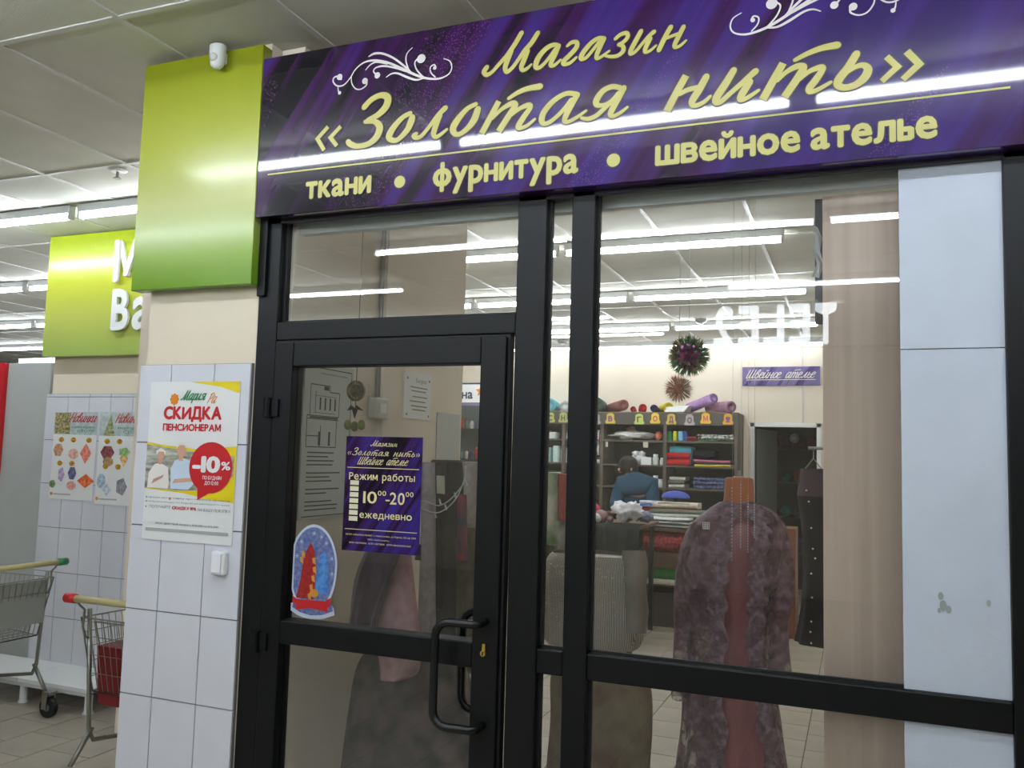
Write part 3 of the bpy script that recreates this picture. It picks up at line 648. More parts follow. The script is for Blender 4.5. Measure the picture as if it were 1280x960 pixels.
# ================================================================== LIME PANELS
def grad(z0, z1, a): return a
gx0, gx1 = P(171, 250, Y=-.055).x, -2.0
gz0, gz1 = P(240, 359, Y=-.055).z, P(260, 68, Y=-.055).z
GP = box('lime_panel', (gx0, -.055, gz0), (gx1+.002, -.002, gz1), gradient_mat('lime_near', [(0, (106, 150, 26)), (.14, (136, 170, 48)), (.36, (186, 192, 118)), (.62, (170, 178, 66)), (1, (138, 148, 6))], 0, gz1-gz0, .22),  # printed lime gradient; its pale middle also carries a painted-in reflection
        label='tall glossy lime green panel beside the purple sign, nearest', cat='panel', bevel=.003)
ps = empty('motion_sensor', P(272, 70, Y=-.08), 'small white motion sensor mounted on top of the near lime panel', 'sensor')
q = P(272, 70, Y=-.09)
MB().rings([[q+Vector((math.sin(a)*r, math.cos(a)*d-.0, z)) for a in [math.pi*2*i/14 for i in range(14)]] for z, r, d in ((-.048, .012, .012), (-.036, .025, .022), (0, .031, .027), (.036, .032, .027), (.04, .028, .022))]).build('housing', M['white'], ps, smooth=True, bevel=0)
MB().ell(q+Vector((0, -.018, -.012)), (.018, .014, .018)).build('lens', mat('lens_white', (205, 208, 208), .3), ps, smooth=True)
MB().box(q+Vector((-.015, .02, -.02)), q+Vector((.015, .04, .02))).build('bracket', M['white'], ps)
# rear panel with raised white letters
g2y = 1.90
g2x0 = P(57, 380, Y=g2y).x; g2z0, g2z1 = P(60, 446, Y=g2y).z, min(P(66, 291, Y=g2y).z, CZ-.01)
GR = empty('lime_panel', (g2x0+.8, g2y, g2z0), 'glossy lime green panel with raised white letters on the rear pier', 'panel')
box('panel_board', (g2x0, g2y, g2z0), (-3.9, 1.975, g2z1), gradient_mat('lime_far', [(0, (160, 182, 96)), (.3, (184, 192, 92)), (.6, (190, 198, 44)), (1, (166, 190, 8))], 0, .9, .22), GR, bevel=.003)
FR = Frame((0, g2y, 0))
def solid_text(s, x0, x1, z, h, name):
    mb = MB(); text(mb, s, FR, x0, x1, z, h, .02, bold=.06)
    o = mb.build(name, M['white'], GR); md = o.modifiers.new('s', 'SOLIDIFY'); md.thickness = .018; md.offset = 1
a = P(146, 352, Y=g2y); b = P(143, 412, Y=g2y)
k = (P(146, 304, Y=g2y).z-a.z)
solid_text('М', a.x, a.x+.22, a.z, k, 'raised_letter'); k2 = P(147, 364, Y=g2y).z-b.z
solid_text('В', b.x, P(165, 400, Y=g2y).x, b.z, k2, 'raised_letter'); solid_text('а', P(170, 400, Y=g2y).x, P(170, 400, Y=g2y).x+.16, b.z, k2, 'raised_letter')

# smoke detector / sprinkler on the hall ceiling
q = P(147, 216, Z=CZ-.02)
SP = empty('sprinkler_head', (q.x, q.y, CZ), 'small round sprinkler head on the hall ceiling left of the lime panel', 'sprinkler')
MB().tube([(q.x, q.y, CZ-.006), (q.x, q.y, CZ-.016)], [.05, .035], 16).build('escutcheon', M['white'], SP, smooth=False)
MB().tube([(q.x, q.y, CZ-.016), (q.x, q.y, CZ-.05)], .008, 8).tube([(q.x-.02, q.y, CZ-.05), (q.x+.02, q.y, CZ-.05)], .004, 6).tube([(q.x, q.y, CZ-.05), (q.x, q.y, CZ-.054)], .02, 10).build('nozzle', M['steel'], SP)
q = P(830, 395, Z=CZ)
for (x, y, nm) in ((876, 402, 'right'), (703, 428, 'left')):
    q = P(x, y, Z=CZ-.03)
    SD = empty('smoke_detector', (q.x, q.y, CZ), 'round white smoke detector on the shop ceiling, '+('above the foil balls' if nm == 'right' else 'seen through the narrow pane'), 'smoke detector')
    MB().tube([(q.x, q.y, CZ-.006), (q.x, q.y, CZ-.03), (q.x, q.y, CZ-.045)], [.06, .06, .04], 18).build('detector_body', mat('detector', (150, 150, 150), .5), SD)
    MB().tube([(q.x, q.y, CZ-.045), (q.x, q.y, CZ-.06)], [.03, .02], 14).build('detector_cap', M['white'], SD)

# doorbell box on the tiles
q = P(277, 703, Y=-.02)
DB = empty('switch_box', (q.x, -.02, q.z-.04), 'small white plastic box on the tiled pier below the poster', 'switch')
box('box_body', (q.x-.03, -.045, q.z-.042), (q.x+.03, -.018, q.z+.04), M['white'], DB, bevel=.006)
box('box_cover', (q.x-.022, -.05, q.z-.034), (q.x+.02, -.045, q.z+.032), mat('cover_white', (236, 238, 244), .3), DB, bevel=.003)

# ================================================================== DISCOUNT POSTER
Yp = -.0225
c0, c1 = P(186, 478, Y=Yp), P(289, 683, Y=Yp); PX0, PX1, PZ1, PZ0 = P(184, 560, Y=Yp).x, P(296, 560, Y=Yp).x, P(245, 477, Y=Yp).z, P(235, 678, Y=Yp).z
PW, PH = PX1-PX0, PZ1-PZ0
PO = empty('poster', (PX0+PW/2, Yp, PZ0), 'white discount poster with a red speech balloon on the tiled pier', 'poster')
box('paper_sheet', (PX0, Yp, PZ0), (PX1, Yp+.003, PZ1), M['paper'], PO)
FP = Frame((PX0, Yp, PZ0)); W_, H_ = PW, PH
class SubF:
    def __init__(s, f, w, h): s.f, s.w, s.h = f, w, h
    def __call__(s, a, b, d=0): return s.f(a*s.w, b*s.h, d)
U = SubF(FP, W_, H_)   # unit square of the sheet
yl = MB(); spoly(yl, U, [(.45, 1), (1, 1), (1, .925), (.8, .965)]); spoly(yl, U, [(0, .615), (.15, .6), (.6, .575), (1, .6), (1, .255), (.72, .27), (.45, .3), (0, .32)], .0006); yl.build('yellow_print', M['yellow'], PO)
ph = MB(); spoly(ph, U, [(.0, .60), (.45, .565), (.98, .54), (.98, .42), (.85, .33), (.4, .315), (.0, .325)], .0012)
ph.build('photo_print', mat('photo_shop', (196, 200, 190), .4, vscale=26, stretch=(.5, 1, 2), col2=(116, 116, 96), detail=5), PO)
def paint(fr, parent, items):
    for name, mt, fn in items:
        mb = MB(); fn(mb); mb.build(name, mt, parent)
skin = mat('print_skin', (206, 160, 136), .4); hair_w = mat('print_hair', (224, 220, 212), .4); shirt = mat('print_shirt', (196, 214, 232), .4); blouse = mat('print_blouse', (228, 224, 220), .4)
def f_shirt(mb): spoly(mb, U, [(.30, .325), (.29, .45), (.33, .50), (.42, .52), (.52, .50), (.57, .44), (.56, .36), (.5, .325)], .0018)
def f_bl(mb): spoly(mb, U, [(.03, .325), (.04, .42), (.10, .475), (.17, .485), (.26, .455), (.28, .36), (.27, .325)], .0019)
def f_skin(mb):
    disc(mb, U, .40, .565, .05, .042, .0024); disc(mb, U, .17, .535, .042, .034, .0024); rect(mb, U, .375, .5, .425, .54, .0021); rect(mb, U, .145, .475, .19, .51, .0021)
    spoly(mb, U, [(.08, .35), (.2, .39), (.22, .41), (.1, .38)], .0026); spoly(mb, U, [(.32, .36), (.55, .375), (.56, .40), (.34, .385)], .0026)
def f_hair(mb):
    spoly(mb, U, [(.345, .575), (.35, .61), (.40, .622), (.45, .61), (.455, .58), (.43, .60), (.38, .60)], .0028)
    spoly(mb, U, [(.12, .53), (.115, .56), (.17, .578), (.225, .56), (.22, .53), (.20, .555), (.15, .555)], .0028)
paint(U, PO, [('shirt_print', shirt, f_shirt), ('blouse_print', blouse, f_bl), ('skin_print', skin, f_skin), ('hair_print', hair_w, f_hair)])
rb = MB(); disc(rb, U, .735, .465, .235, .158, .003, 32); spoly(rb, U, [(.60, .36), (.61, .262), (.80, .335)], .0027); rb.build('balloon_print', M['red'], PO)
tw = MB(); text(tw, '-10', U, .535, .84, .44, .09, .0036, bold=.1); text(tw, '%', U, .85, .95, .455, .05, .0036, bold=.06)
text(tw, 'ПО БУДНЯМ', U, .655, .86, .392, .022, .0036, bold=.03); text(tw, 'ДО 12:00', U, .68, .83, .36, .022, .0036, bold=.03); tw.build('balloon_lettering', M['white'], PO)
for q_ in (('СКИДКА', U, .17, .82, .765, .075, .0012, 0, .09), ('ПЕНСИОНЕРАМ', U, .17, .82, .69, .042, .0012, 0, .07), ('СКИДКУ 10%', U, .33, .60, .198, .018, .0012, 0, .05)):
    tr = MB(); text(tr, *q_); tr.build('red_word', M['red'], PO)
lg = MB(); brush(lg, Frame(FP(0, 0)), fit(word_script('Мария'), W_*.36, W_*.64, H_*.865, 1.5), 0, .0014)
text(lg, 'Мария', U, .37, .43, .212+.05, .006, .0012)
lg.build('green_logo_lettering', M['green'], PO)
lo = MB(); brush(lo, Frame(FP(0, 0)), fit(word_script('Ра'), W_*.655, W_*.76, H_*.865, 1.0), 0, .0014)
for i in range(8): disc(lo, U, .285+.035*math.cos(i*.785), .888+.026*math.sin(i*.785), .017, .012, .0014, 10)
disc(lo, U, .285, .888, .03, .022, .0016); disc(lo, U, .3, .262, .012, .009, .0014, 8); lo.build('orange_logo', M['orange'], PO)
tk = MB()
for z, a0, s, h_ in ((.262, .05, 'предъявите карту при покупке на кассе', .009), (.236, .05, 'получите скидку по будням до двенадцати часов', .009)):
    text(tk, s, U, a0, .96, z, h_, .0012)
text(tk, 'ПОЛУЧАЙТЕ', U, .07, .31, .2, .018, .0012); text(tk, 'НА ВАШУ ПОКУПКУ', U, .62, .97, .195, .018, .0012)
text(tk, 'СРОК ДЕЙСТВИЯ АКЦИИ с 01.01.2019 по 31.12.2019', U, .15, .85, .1, .011, .0012, bold=.02)
for z in (.266, .24, .206): disc(tk, U, .03, z, .008, .006, .0012, 8)
tk.build('small_print', M['grey'], PO)
gl_ = MB(); rect(gl_, U, .04, .055, .96, .075); gl_.build('grey_band', M['lgrey'], PO)

# ================================================================== NOVELTY POSTERS on the rear pier
Yn = 1.957
for idx in range(2):
    xa, xb, yt, yb = ((67, 121, 514, 625), (124, 180, 514, 632))[idx]
    A, B = P(xa-2, 570, Y=Yn).x, P(xb-2, 570, Y=Yn).x; zt, zb = P((xa+xb)/2, yt+1, Y=Yn).z, P((xa+xb)/2, yb, Y=Yn).z
    R_ = empty('poster', ((A+B)/2, Yn, zb), ('left' if idx == 0 else 'right, half hidden')+' new products poster with '+('garland' if idx == 0 else 'fir tree')+' print on the rear pier', 'poster')
    box('paper_sheet', (A, Yn, zb), (B, Yn+.003, zt), M['paper'], R_); u = SubF(Frame((A, Yn, zb)), B-A, zt-zb); F0 = Frame((A, Yn, zb)); ww, hh = B-A, zt-zb
    def add(name, mt, fn): mb = MB(); fn(mb); mb.build(name, mt, R_)
    add('header_print', mat('header_grey', (196, 208, 208), .4, vscale=30, col2=(168, 184, 186)), lambda mb: rect(mb, u, 0.0, .74, 1, 1, .0006))
    if idx == 0: add('garland_print', mat('garland', (90, 80, 40), .4, vscale=60, col2=(200, 190, 140), detail=6), lambda mb: rect(mb, u, 0.02, .75, .38, .99, .001))
    else: add('fir_print', mat('fir', (96, 116, 70), .4, vscale=60, col2=(190, 190, 150), detail=6), lambda mb: spoly(mb, u, [(.1, .74), (.36, .74), (.25, .98)], .001))
    add('red_lettering', M['red'], lambda mb: brush(mb, F0, fit(word_script('Новинки'), ww*.36, ww*.98, hh*.885, 1.1), 0, .0016))
    add('green_lettering', M['green'], lambda mb: (text(mb, 'к новогоднему', u, .42, .95, .815, .03, .0016), text(mb, 'СТОЛУ', u, .55, .95, .77, .03, .0016)))
    for a_, b_ in ((.2, .68), (.48, .68), (.84, .68), (.2, .41), (.48, .41)): add('price_mark_print', mat('price_yellow', (214, 184, 40), .4, vscale=90, col2=(150, 60, 30)), lambda mb: disc(mb, u, a_, b_, .065, .03, .0016, 8))
    cols = [((176, 128, 96), (.14, .56, .12, .08)), ((200, 150, 140), (.5, .52, .12, .06)), ((208, 110, 90), (.78, .53, .13, .12)), ((150, 130, 170), (.25, .28, .08, .09)), ((70, 70, 110), (.5, .30, .1, .08)), ((190, 130, 120), (.5, .16, .11, .05)), ((206, 92, 40), (.82, .22, .2, .08)), ((90, 120, 60), (.06, .17, .08, .05))] if idx == 0 else \
           [((110, 50, 56), (.22, .56, .16, .08)), ((150, 120, 80), (.25, .46, .12, .05)), ((200, 160, 90), (.6, .5, .09, .09)), ((120, 160, 90), (.6, .57, .14, .05)), ((100, 40, 40), (.92, .42, .07, .2)), ((140, 160, 180), (.12, .25, .1, .08)), ((170, 180, 190), (.26, .16, .1, .07)), ((120, 120, 130), (.58, .2, .13, .1))]
    for i, (c, (a, b, r1, r2)) in enumerate(cols):
        add('product_print', mat('prod%d_%d' % (idx, i), c, .4, vscale=45, col2=tuple(min(255, v+50) for v in c)), lambda mb: disc(mb, u, a, b, r1, r2, .0012+.0001*i, [6, 12, 4, 5][i % 4], rot=0))
    add('orange_logo', M['orange'], lambda mb: disc(mb, u, .05, .06, .035, .02, .0016, 8)); add('small_print', M['lgrey'], lambda mb: rect(mb, u, .1, .05, .5, .065, .0016))

# ================================================================== DOOR POSTER (opening hours) on the door glass
Yd = .0095
X0, X1, Z1, Z0 = P(430, 620, Y=Yd).x, P(526, 620, Y=Yd).x, P(481, 546, Y=Yd).z, P(475, 691, Y=Yd).z
HP = empty('opening_hours_poster', ((X0+X1)/2, Yd, Z0), 'purple opening hours poster with gold text stuck on the door glass', 'poster')
box('poster_sheet', (X0, Yd, Z0), (X1, Yd+.0015, Z1), M['satin2'], HP)
F1 = Frame((X0, Yd, Z0)); ww, hh = X1-X0, Z1-Z0; u = SubF(F1, ww, hh)
g_ = MB(); PG = mat('pale_gold_print', (226, 214, 158), .4)
brush(g_, F1, fit(main_word(main[:7]), ww*.33, ww*.68, hh*.915, .8), 0, .0012)
brush(g_, F1, fit(main_word(main[7:]), ww*.03, ww*.97, hh*.83, .8), 0, .0012)
brush(g_, F1, fit(word_script('Швейное ателье'), ww*.17, ww*.83, hh*.755, 1), 0, .0012)
text(g_, 'Режим', u, .06, .44, .62, .062, .0012, bold=.02); text(g_, 'работы', u, .50, .92, .62, .062, .0012, bold=.02)
text(g_, '10', u, .26, .44, .42, .10, .0012, bold=.02); text(g_, '00', u, .45, .56, .49, .04, .0012, bold=.02); text(g_, '-', u, .555, .61, .42, .10, .0012); text(g_, '20', u, .61, .80, .42, .10, .0012, bold=.02); text(g_, '00', u, .81, .91, .49, .04, .0012, bold=.02)
text(g_, 'ежедневно', u, .22, .90, .29, .058, .0012, bold=.02)
rect(g_, u, .03, .722, .97, .728); rect(g_, u, .03, .185, .97, .191)
text(g_, 'КОМП. НАЦИОНАЛЬНЫЙ / г. Новокузнецк, ул. Кирова, 102 оф. 2003', u, .05, .96, .135, .014, .0012); text(g_, 'ООО «Золотая нить»', u, .34, .62, .1, .014, .0012); text(g_, 'ИНН 4217190001   КПП 421701001   ОГРН 1184205006460', u, .1, .9, .065, .014, .0012)
g_.build('gold_lettering', PG, HP)
for i in range(7):
    zc = .26+.052*i
    o = MB(); rect(o, u, .08, zc, .195, zc+.04, .0014); o.build('day_box', mat('cream_print', (228, 224, 190), .4), HP)
# oval winter sticker on the door glass
q = P(391, 715, Y=Yd); F2 = Frame((q.x, Yd, q.z))
ST = empty('oval_sticker', (q.x, Yd, q.z-.13), 'oval blue winter sticker with red ribbon on the door glass', 'sticker')
mb = MB(); o_ = [(.098*math.cos(a)*(1 if math.sin(a) > 0 else .98), .15*math.sin(a)+.01) for a in [math.radians(-50+i*10) for i in range(29)]]
o_ += [(-.085, -.11), (-.09, -.135), (-.05, -.15), (0, -.158), (.05, -.152), (.095, -.135), (.09, -.11)]
cut = [(max(a, -.082), b) for a, b in o_]
spoly(mb, F2, cut, .0008)
mb.build('white_border', mat('sticker_white', (190, 200, 214), .4), ST)
mb = MB(); spoly(mb, F2, [(a*.92, (b-.0)*.93+.002) for a, b in cut], .0012); mb.build('blue_ground', mat('sticker_blue', (70, 90, 150), .4, vscale=70, col2=(120, 130, 170)), ST)
mb = MB(); spoly(mb, F2, [(-.062, -.09), (-.048, -.03), (-.04, .03), (-.028, .07), (-.012, .1), (.004, .07), (.012, .02), (.012, -.06), (.008, -.09)], .0016); mb.build('red_sack_print', mat('sticker_red', (176, 36, 30), .4, vscale=60, col2=(140, 24, 24)), ST)
mb = MB(); spoly(mb, F2, [(.012, -.07), (.02, .0), (.028, .06), (.045, .075), (.058, .05), (.06, 0), (.064, -.07)], .0015); mb.build('blue_sack_print', mat('sticker_sky', (50, 110, 190), .4, vscale=60, col2=(90, 150, 210)), ST)
mb = MB(); [mb.poly([F2(a, b, .002), F2(a+.012, b-.004, .002), F2(a+.008, b+.02, .002), F2(a-.004, b+.016, .002)]) for a, b in ((-.012, -.09), (-.006, -.06), (0, -.03), (.004, 0), (-.05, .03), (-.045, .05), (.0, .03))]; disc(mb, F2, .01, -.07, .018, .014, .0021, 10); mb.build('gold_bow_print', mat('sticker_gold', (214, 150, 60), .4), ST)
mb = MB(); spoly(mb, F2, [(-.058, -.095), (.062, -.093), (.068, -.128), (.0, -.12), (-.06, -.13)], .0024); spoly(mb, F2, [(-.075, -.085), (-.055, -.095), (-.05, -.115), (-.075, -.108)], .0022); spoly(mb, F2, [(.06, -.088), (.078, -.08), (.076, -.108), (.058, -.115)], .0022); mb.build('red_ribbon_print', M['red'], ST)
mb = MB()
for a, b in ((.0, .13), (-.05, .1), (.05, .1), (.075, .05), (.078, 0), (-.065, .05), (.03, .12)):
    for k in range(3):
        c, s = math.cos(k*math.pi/3)*.008, math.sin(k*math.pi/3)*.008; t = .0009
        mb.poly([F2(a-c-s*.1, b-s+c*.1, .0018), F2(a-c+s*.1, b-s-c*.1, .0018), F2(a+c+s*.1, b+s-c*.1, .0018), F2(a+c-s*.1, b+s+c*.1, .0018)])
mb.build('snowflake_print', MATS['sticker_white'], ST)

exec_parts = True
# ================================================================== LEFT WALL of the shop
XW = -1.9
FW = Frame((XW, 0, 0), (0, 1, 0), (0, 0, 1), (1, 0, 0))
fa, fb = .14, .47; fz0, fz1 = 1.40, 1.985
EP = empty('evacuation_plan', (XW+.02, (fa+fb)/2, fz0), 'large white floor plan sheet on the left wall behind the door glass', 'plan')
box('plan_board', (XW, fa, fz0), (XW+.012, fb, fz1), mat('plan_paper', (196, 204, 202), .4), EP)
up = SubF(Frame((XW+.012, fa, fz0), (0, 1, 0), (0, 0, 1), (1, 0, 0)), fb-fa, fz1-fz0)
mb = MB()
def line(a0, b0, a1, b1, t=.006):
    if abs(a1-a0) > abs(b1-b0): rect(mb, up, a0, b0-t/2, a1, b0+t/2, .001)
    else: rect(mb, up, a0-t, b0, a0+t, b1, .001)
for q in ((.05, .97, .95, .97), (.95, .5, .95, .97), (.05, .02, .95, .02)): line(*q)
for q in ((.12, .86, .5, .86), (.5, .82, .5, .86), (.5, .82, .7, .82), (.7, .66, .7, .82), (.12, .66, .12, .86), (.07, .66, .7, .66), (.07, .64, .7, .64), (.07, .46, .07, .66), (.07, .46, .66, .46), (.66, .46, .66, .64), (.34, .46, .34, .6), (.07, .53, .3, .53), (.22, .68, .22, .82), (.2, .79, .64, .79, .003), (.2, .68, .64, .68, .003)): line(*q)
for a in (.3, .4, .5, .6): rect(mb, up, a, .7, a+.03, .78, .001)
for a, b in ((.3, .47), (.5, .47)): rect(mb, up, a, b, a+.04, .56, .001)
rect(mb, up, .12, .645, .68, .655, .001); rect(mb, up, .38, .83, .48, .855, .001)
for r in range(15):
    zc = .42-.026*r
    if r in (4, 8, 11): continue
    rect(mb, up, .1, zc, .1+.4+.3*random.random(), zc+.008, .001)
text(mb, 'ПЛАН ЭВАКУАЦИИ', up, .3, .85, .93, .012, .001)
mb.build('plan_drawing', M['ink'], EP)
pipe = empty('alarm_call_point', (XW+.03, .64, 1.8), 'pale fire alarm box with its vertical conduit on the left shop wall', 'alarm box')
MB().tube([(XW+.012, .66, 1.86), (XW+.012, .66, CZ-.01)], .01, 8).build('conduit', mat('conduit', (168, 162, 152), .5), pipe, smooth=True)
box('alarm_body', (XW, .60, 1.795), (XW+.045, .70, 1.885), mat('alarm_white', (206, 204, 196), .4), pipe, bevel=.008)
box('alarm_window', (XW+.045, .625, 1.82), (XW+.05, .675, 1.86), M['white'], pipe)
box('trim_3', (XW, .665, 0), (XW+.035, .80, CZ-.001), M['shopwall'], kind='structure')
NT = empty('notice_sheet', (XW+.01, 1.0, 1.82), 'white notice in a plastic sleeve on the left shop wall', 'notice')
box('sheet', (XW, .90, 1.815), (XW+.006, 1.16, 2.03), M['paper'], NT)
mb = MB(); un = SubF(Frame((XW+.006, .90, 1.815), (0, 1, 0), (0, 0, 1), (1, 0, 0)), .26, .215)
text(mb, 'Бюро', un, .4, .8, .78, .09, .001)
for k_, z in enumerate((.66, .58, .46, .36, .26, .18)): rect(mb, un, .2+.05*(k_ % 3), z, .85-.06*(k_ % 2), z+.025, .001)
for a, b in ((.1, .08), (.92, .08), (.1, .85), (.92, .85)): disc(mb, un, a, b, .03, .03, .001, 8)
mb.build('notice_text', M['grey'], NT)
box('plastic_sheet', (XW, 1.24, 1.5), (XW+.004, 1.50, 1.86), mat('milky_sheet', (186, 192, 192), .3), label='pale blank plastic sheet on the left wall beside the corner', cat='sheet')
# hanging ornament before the wall
hx = P(445, 490, Y=.30); 
HO = empty('hanging_charm', hx, 'string charm with a coin disc and bells hanging behind the door glass', 'wind chime')
MB().tube([(hx.x, hx.y, CZ), (hx.x, hx.y, hx.z-.1)], .0015, 5).build('string', M['ink'], HO)
mb = MB(); ring = [(hx.x+.034*math.cos(a), hx.y, hx.z+.004+.034*math.sin(a)) for a in [i*math.pi/10 for i in range(21)]]
mb.tube(ring, .007, 6, False); mb.tube([(hx.x, hx.y-.002, hx.z+.004), (hx.x, hx.y+.002, hx.z+.004)], .026, 16); mb.build('coin_disc', mat('old_bronze', (150, 142, 104), .4, metal=.6, vscale=40, col2=(90, 84, 60)), HO, smooth=False)
mb = MB(); z_ = hx.z-.07; mb.poly([(hx.x-.035, hx.y, z_), (hx.x-.012, hx.y-.01, z_+.02), (hx.x, hx.y, z_+.008), (hx.x+.012, hx.y-.01, z_+.02), (hx.x+.035, hx.y, z_), (hx.x+.012, hx.y, z_+.004), (hx.x, hx.y, z_-.03), (hx.x-.012, hx.y, z_+.004)]); o = mb.build('leaf_charm', M['ink'], HO); o.modifiers.new('s', 'SOLIDIFY').thickness = .004
for dx in (-.03, 0, .03): MB().ell((hx.x+dx, hx.y, hx.z-.125-.006*(dx == 0)), (.015, .015, .02)).build('bell', mat('bell_green', (130, 134, 80), .3, metal=.5), HO, smooth=True)

# ================================================================== CARTS
def grid_panel(mb, c00, c10, c01, c11, nu, nv, r=.002, rim=.004):
    """wire panel between four corners"""
    c00, c10, c01, c11 = map(Vector, (c00, c10, c01, c11))
    f = lambda u, v: (c00*(1-u)+c10*u)*(1-v)+(c01*(1-u)+c11*u)*v
    for i in range(nu+1): mb.tube([f(i/nu, 0), f(i/nu, 1)], rim if i in (0, nu) else r, 5, False)
    for j in range(nv+1): mb.tube([f(0, j/nv), f(1, j/nv)], rim if j in (0, nv) else r, 5, False)
def caster(root, x, y):
    w_ = MB().tube([(x, y-.016, .06), (x, y+.016, .06)], .06, 20).build('wheel', M['rubber'], root)
    MB().tube([(x, y-.019, .06), (x, y+.019, .06)], .022, 12).build('hub', M['grey'], w_)
    MB().box((x-.012, y-.03, .05), (x+.03, y-.024, .15)).box((x-.012, y+.024, .05), (x+.03, y+.03, .15)).box((x-.03, y-.03, .145), (x+.03, y+.03, .155)).build('fork', M['steel'], root)
def cart(label, cap, L=.85, W=.5, H=.93):
    """local frame: handle at x=0 along y (0..W), the basket runs towards +x"""
    r = empty('shopping_cart', (0, 0, 0), label, 'cart', None)
    MB().tube([(0, .02, H), (0, W-.02, H)], .0165, 14).build('handle_bar', mat('cart_handle', (186, 178, 128), .45), r, smooth=True)
    for y0, y1 in ((-.025, .035), (W-.035, W+.025)): MB().tube([(0, y0, H), (0, y1, H)], [.022, .023], 14).build('handle_cap', cap, r, smooth=True)
    for s in (0, 1):
        y = .03 if s == 0 else W-.03
        MB().tube([(.0, y, H), (.03, y, H-.035), (.06, y, H-.06), (.055, y, H-.14), (.075, y, H-.19), (.10, y, H-.2)], .006, 8).build('handle_bracket', M['wire'], r, smooth=True)
        MB().tube([(.09, y, H-.06), (.13, y, .30), (.16, y, .24), (.62, y, .17)], .011, 8).build('side_rail', M['wire'], r, smooth=True)
        MB().tube([(.15, y, .30), (.02, y, .13)], .012, 8).build('leg', M['wire'], r, smooth=True)
        caster(r, .0, y); caster(r, L-.12, y*.7+W*.15)
        MB().tube([(.6, y*.7+W*.15, .17), (L-.12, y*.7+W*.15, .15)], .011, 8).build('leg', M['wire'], r, smooth=True)
    tx0, tx1, bx0, bx1 = .07, L+.06, .12, L-.02; tz, bz = H-.1, H-.45; yt0, yt1, yb0, yb1 = .0, W, .05, W-.05
    for nm, q in (('basket_side', ((tx0, yt0, tz), (tx1, yt0+.06, tz), (bx0, yb0, bz), (bx1, yb0+.05, bz+.06))), ('basket_side', ((tx0, yt1, tz), (tx1, yt1-.06, tz), (bx0, yb1, bz), (bx1, yb1-.05, bz+.06)))):
        mb = MB(); grid_panel(mb, *q, 22, 5); mb.build(nm, M['wire'], r, smooth=True)
    mb = MB(); grid_panel(mb, (tx1, yt0+.06, tz), (tx1, yt1-.06, tz), (bx1, yb0+.05, bz+.06), (bx1, yb1-.05, bz+.06), 12, 5); mb.build('basket_front', M['wire'], r, smooth=True)
    mb = MB(); grid_panel(mb, (bx0, yb0, bz), (bx0, yb1, bz), (bx1, yb0+.05, bz+.06), (bx1, yb1-.05, bz+.06), 12, 14); mb.build('basket_floor', M['wire'], r, smooth=True)
    mb = MB(); grid_panel(mb, (tx0, yt0, tz), (tx0, yt1, tz), (bx0, yb0, bz), (bx0, yb1, bz), 12, 4); mb.build('rear_gate', M['wire'], r, smooth=True)
    mb = MB(); grid_panel(mb, (tx0+.03, .06, tz-.02), (tx0+.03, W-.06, tz-.02), (tx0+.09, .07, tz-.26), (tx0+.09, W-.07, tz-.26), 8, 3); mb.build('child_seat', M['wire'], r, smooth=True)
    return r
c1 = cart('large wire shopping cart with green handle caps before the white platform', M['green'])
MB().box((.085, .04, .56), (.095, .46, .82)).build('gate_flap', mat('clear_flap', (150, 154, 150), .3), c1)
h1 = P(79, 702, Z=.93)
c1.location = (h1.x-.0, h1.y, 0); c1.rotation_euler.z = math.pi
c2 = cart('small wire shopping cart with red handle caps behind the near tiled pier', M['red'])
rb_ = MB().rings([[(x, y, z) for x, y in ((.10+i, .22-i, ), (.34-i, .22-i), (.34-i, .42), (.10+i, .42))] for z, i in ((.42, .03), (.70, 0))]).build('red_bucket', mat('red_plastic', (110, 14, 20), .4), c2, label='red plastic bucket inside the basket')
h2 = P(79, 749, Z=.93)
c2.location = (h2.x+.0, h2.y+.04, 0); c2.rotation_euler.z = math.pi/2+math.pi+math.pi  # basket runs away from the viewer
c2.location.x += .5
# white platform
pf = [P(0, 840, Z=.15), P(115, 863, Z=.15)]
PL = empty('display_platform', (-4.9, 1.75, 0), 'low white display platform on short feet before the rear tiled pier', 'platform')
px1 = P(133, 857, Z=.16).x; py0 = P(115, 864, Z=.16).y
for k in range(3): box('board', (px1-.62*(k+1)+.002, py0, .14), (px1-.62*k-.002, 1.962, .165), M['white'], PL, bevel=.002)
box('skirt', (px1-1.86, py0+.01, .115), (px1-.01, py0+.03, .14), M['fixture'], PL)
for x in (px1-.06, px1-.62, px1-1.24, px1-1.8):
    for y in (py0+.06, 1.88): MB().tube([(x, y, 0), (x, y, .02), (x, y, .115)], [.035, .024, .024], 12).build('leg', M['white'], PL, smooth=False)
# cabinet with red front at the far left
ca, cb = P(11, 454, Y=2.1), P(66, 454, Y=2.1)
CB = empty('grey_cabinet', ((ca.x+cb.x)/2, 2.4, 0), 'tall grey cabinet end with a red board at the far left', 'cabinet')
box('cabinet_body', (ca.x, 2.1, 0), (cb.x-.01, 3.1, ca.z), M['cabinet'], CB, bevel=.004)
rz = P(3, 605, Y=2.08).z
box('red_board', (ca.x-.35, 2.07, rz), (ca.x, 2.1, ca.z), M['redp'], CB)
box('cabinet_lower', (ca.x-.35, 2.11, 0), (ca.x-.002, 3.05, rz), mat('cab_dark', (150, 152, 150), .5), CB)
rl = MB(); fR = Frame((ca.x-.3, 2.069, rz)); text(rl, 'С', fR, .12, .24, .62, .16, .001, bold=.08); text(rl, 'в', fR, .16, .25, .30, .12, .001, bold=.06); rl.build('board_lettering', M['white'], CB)
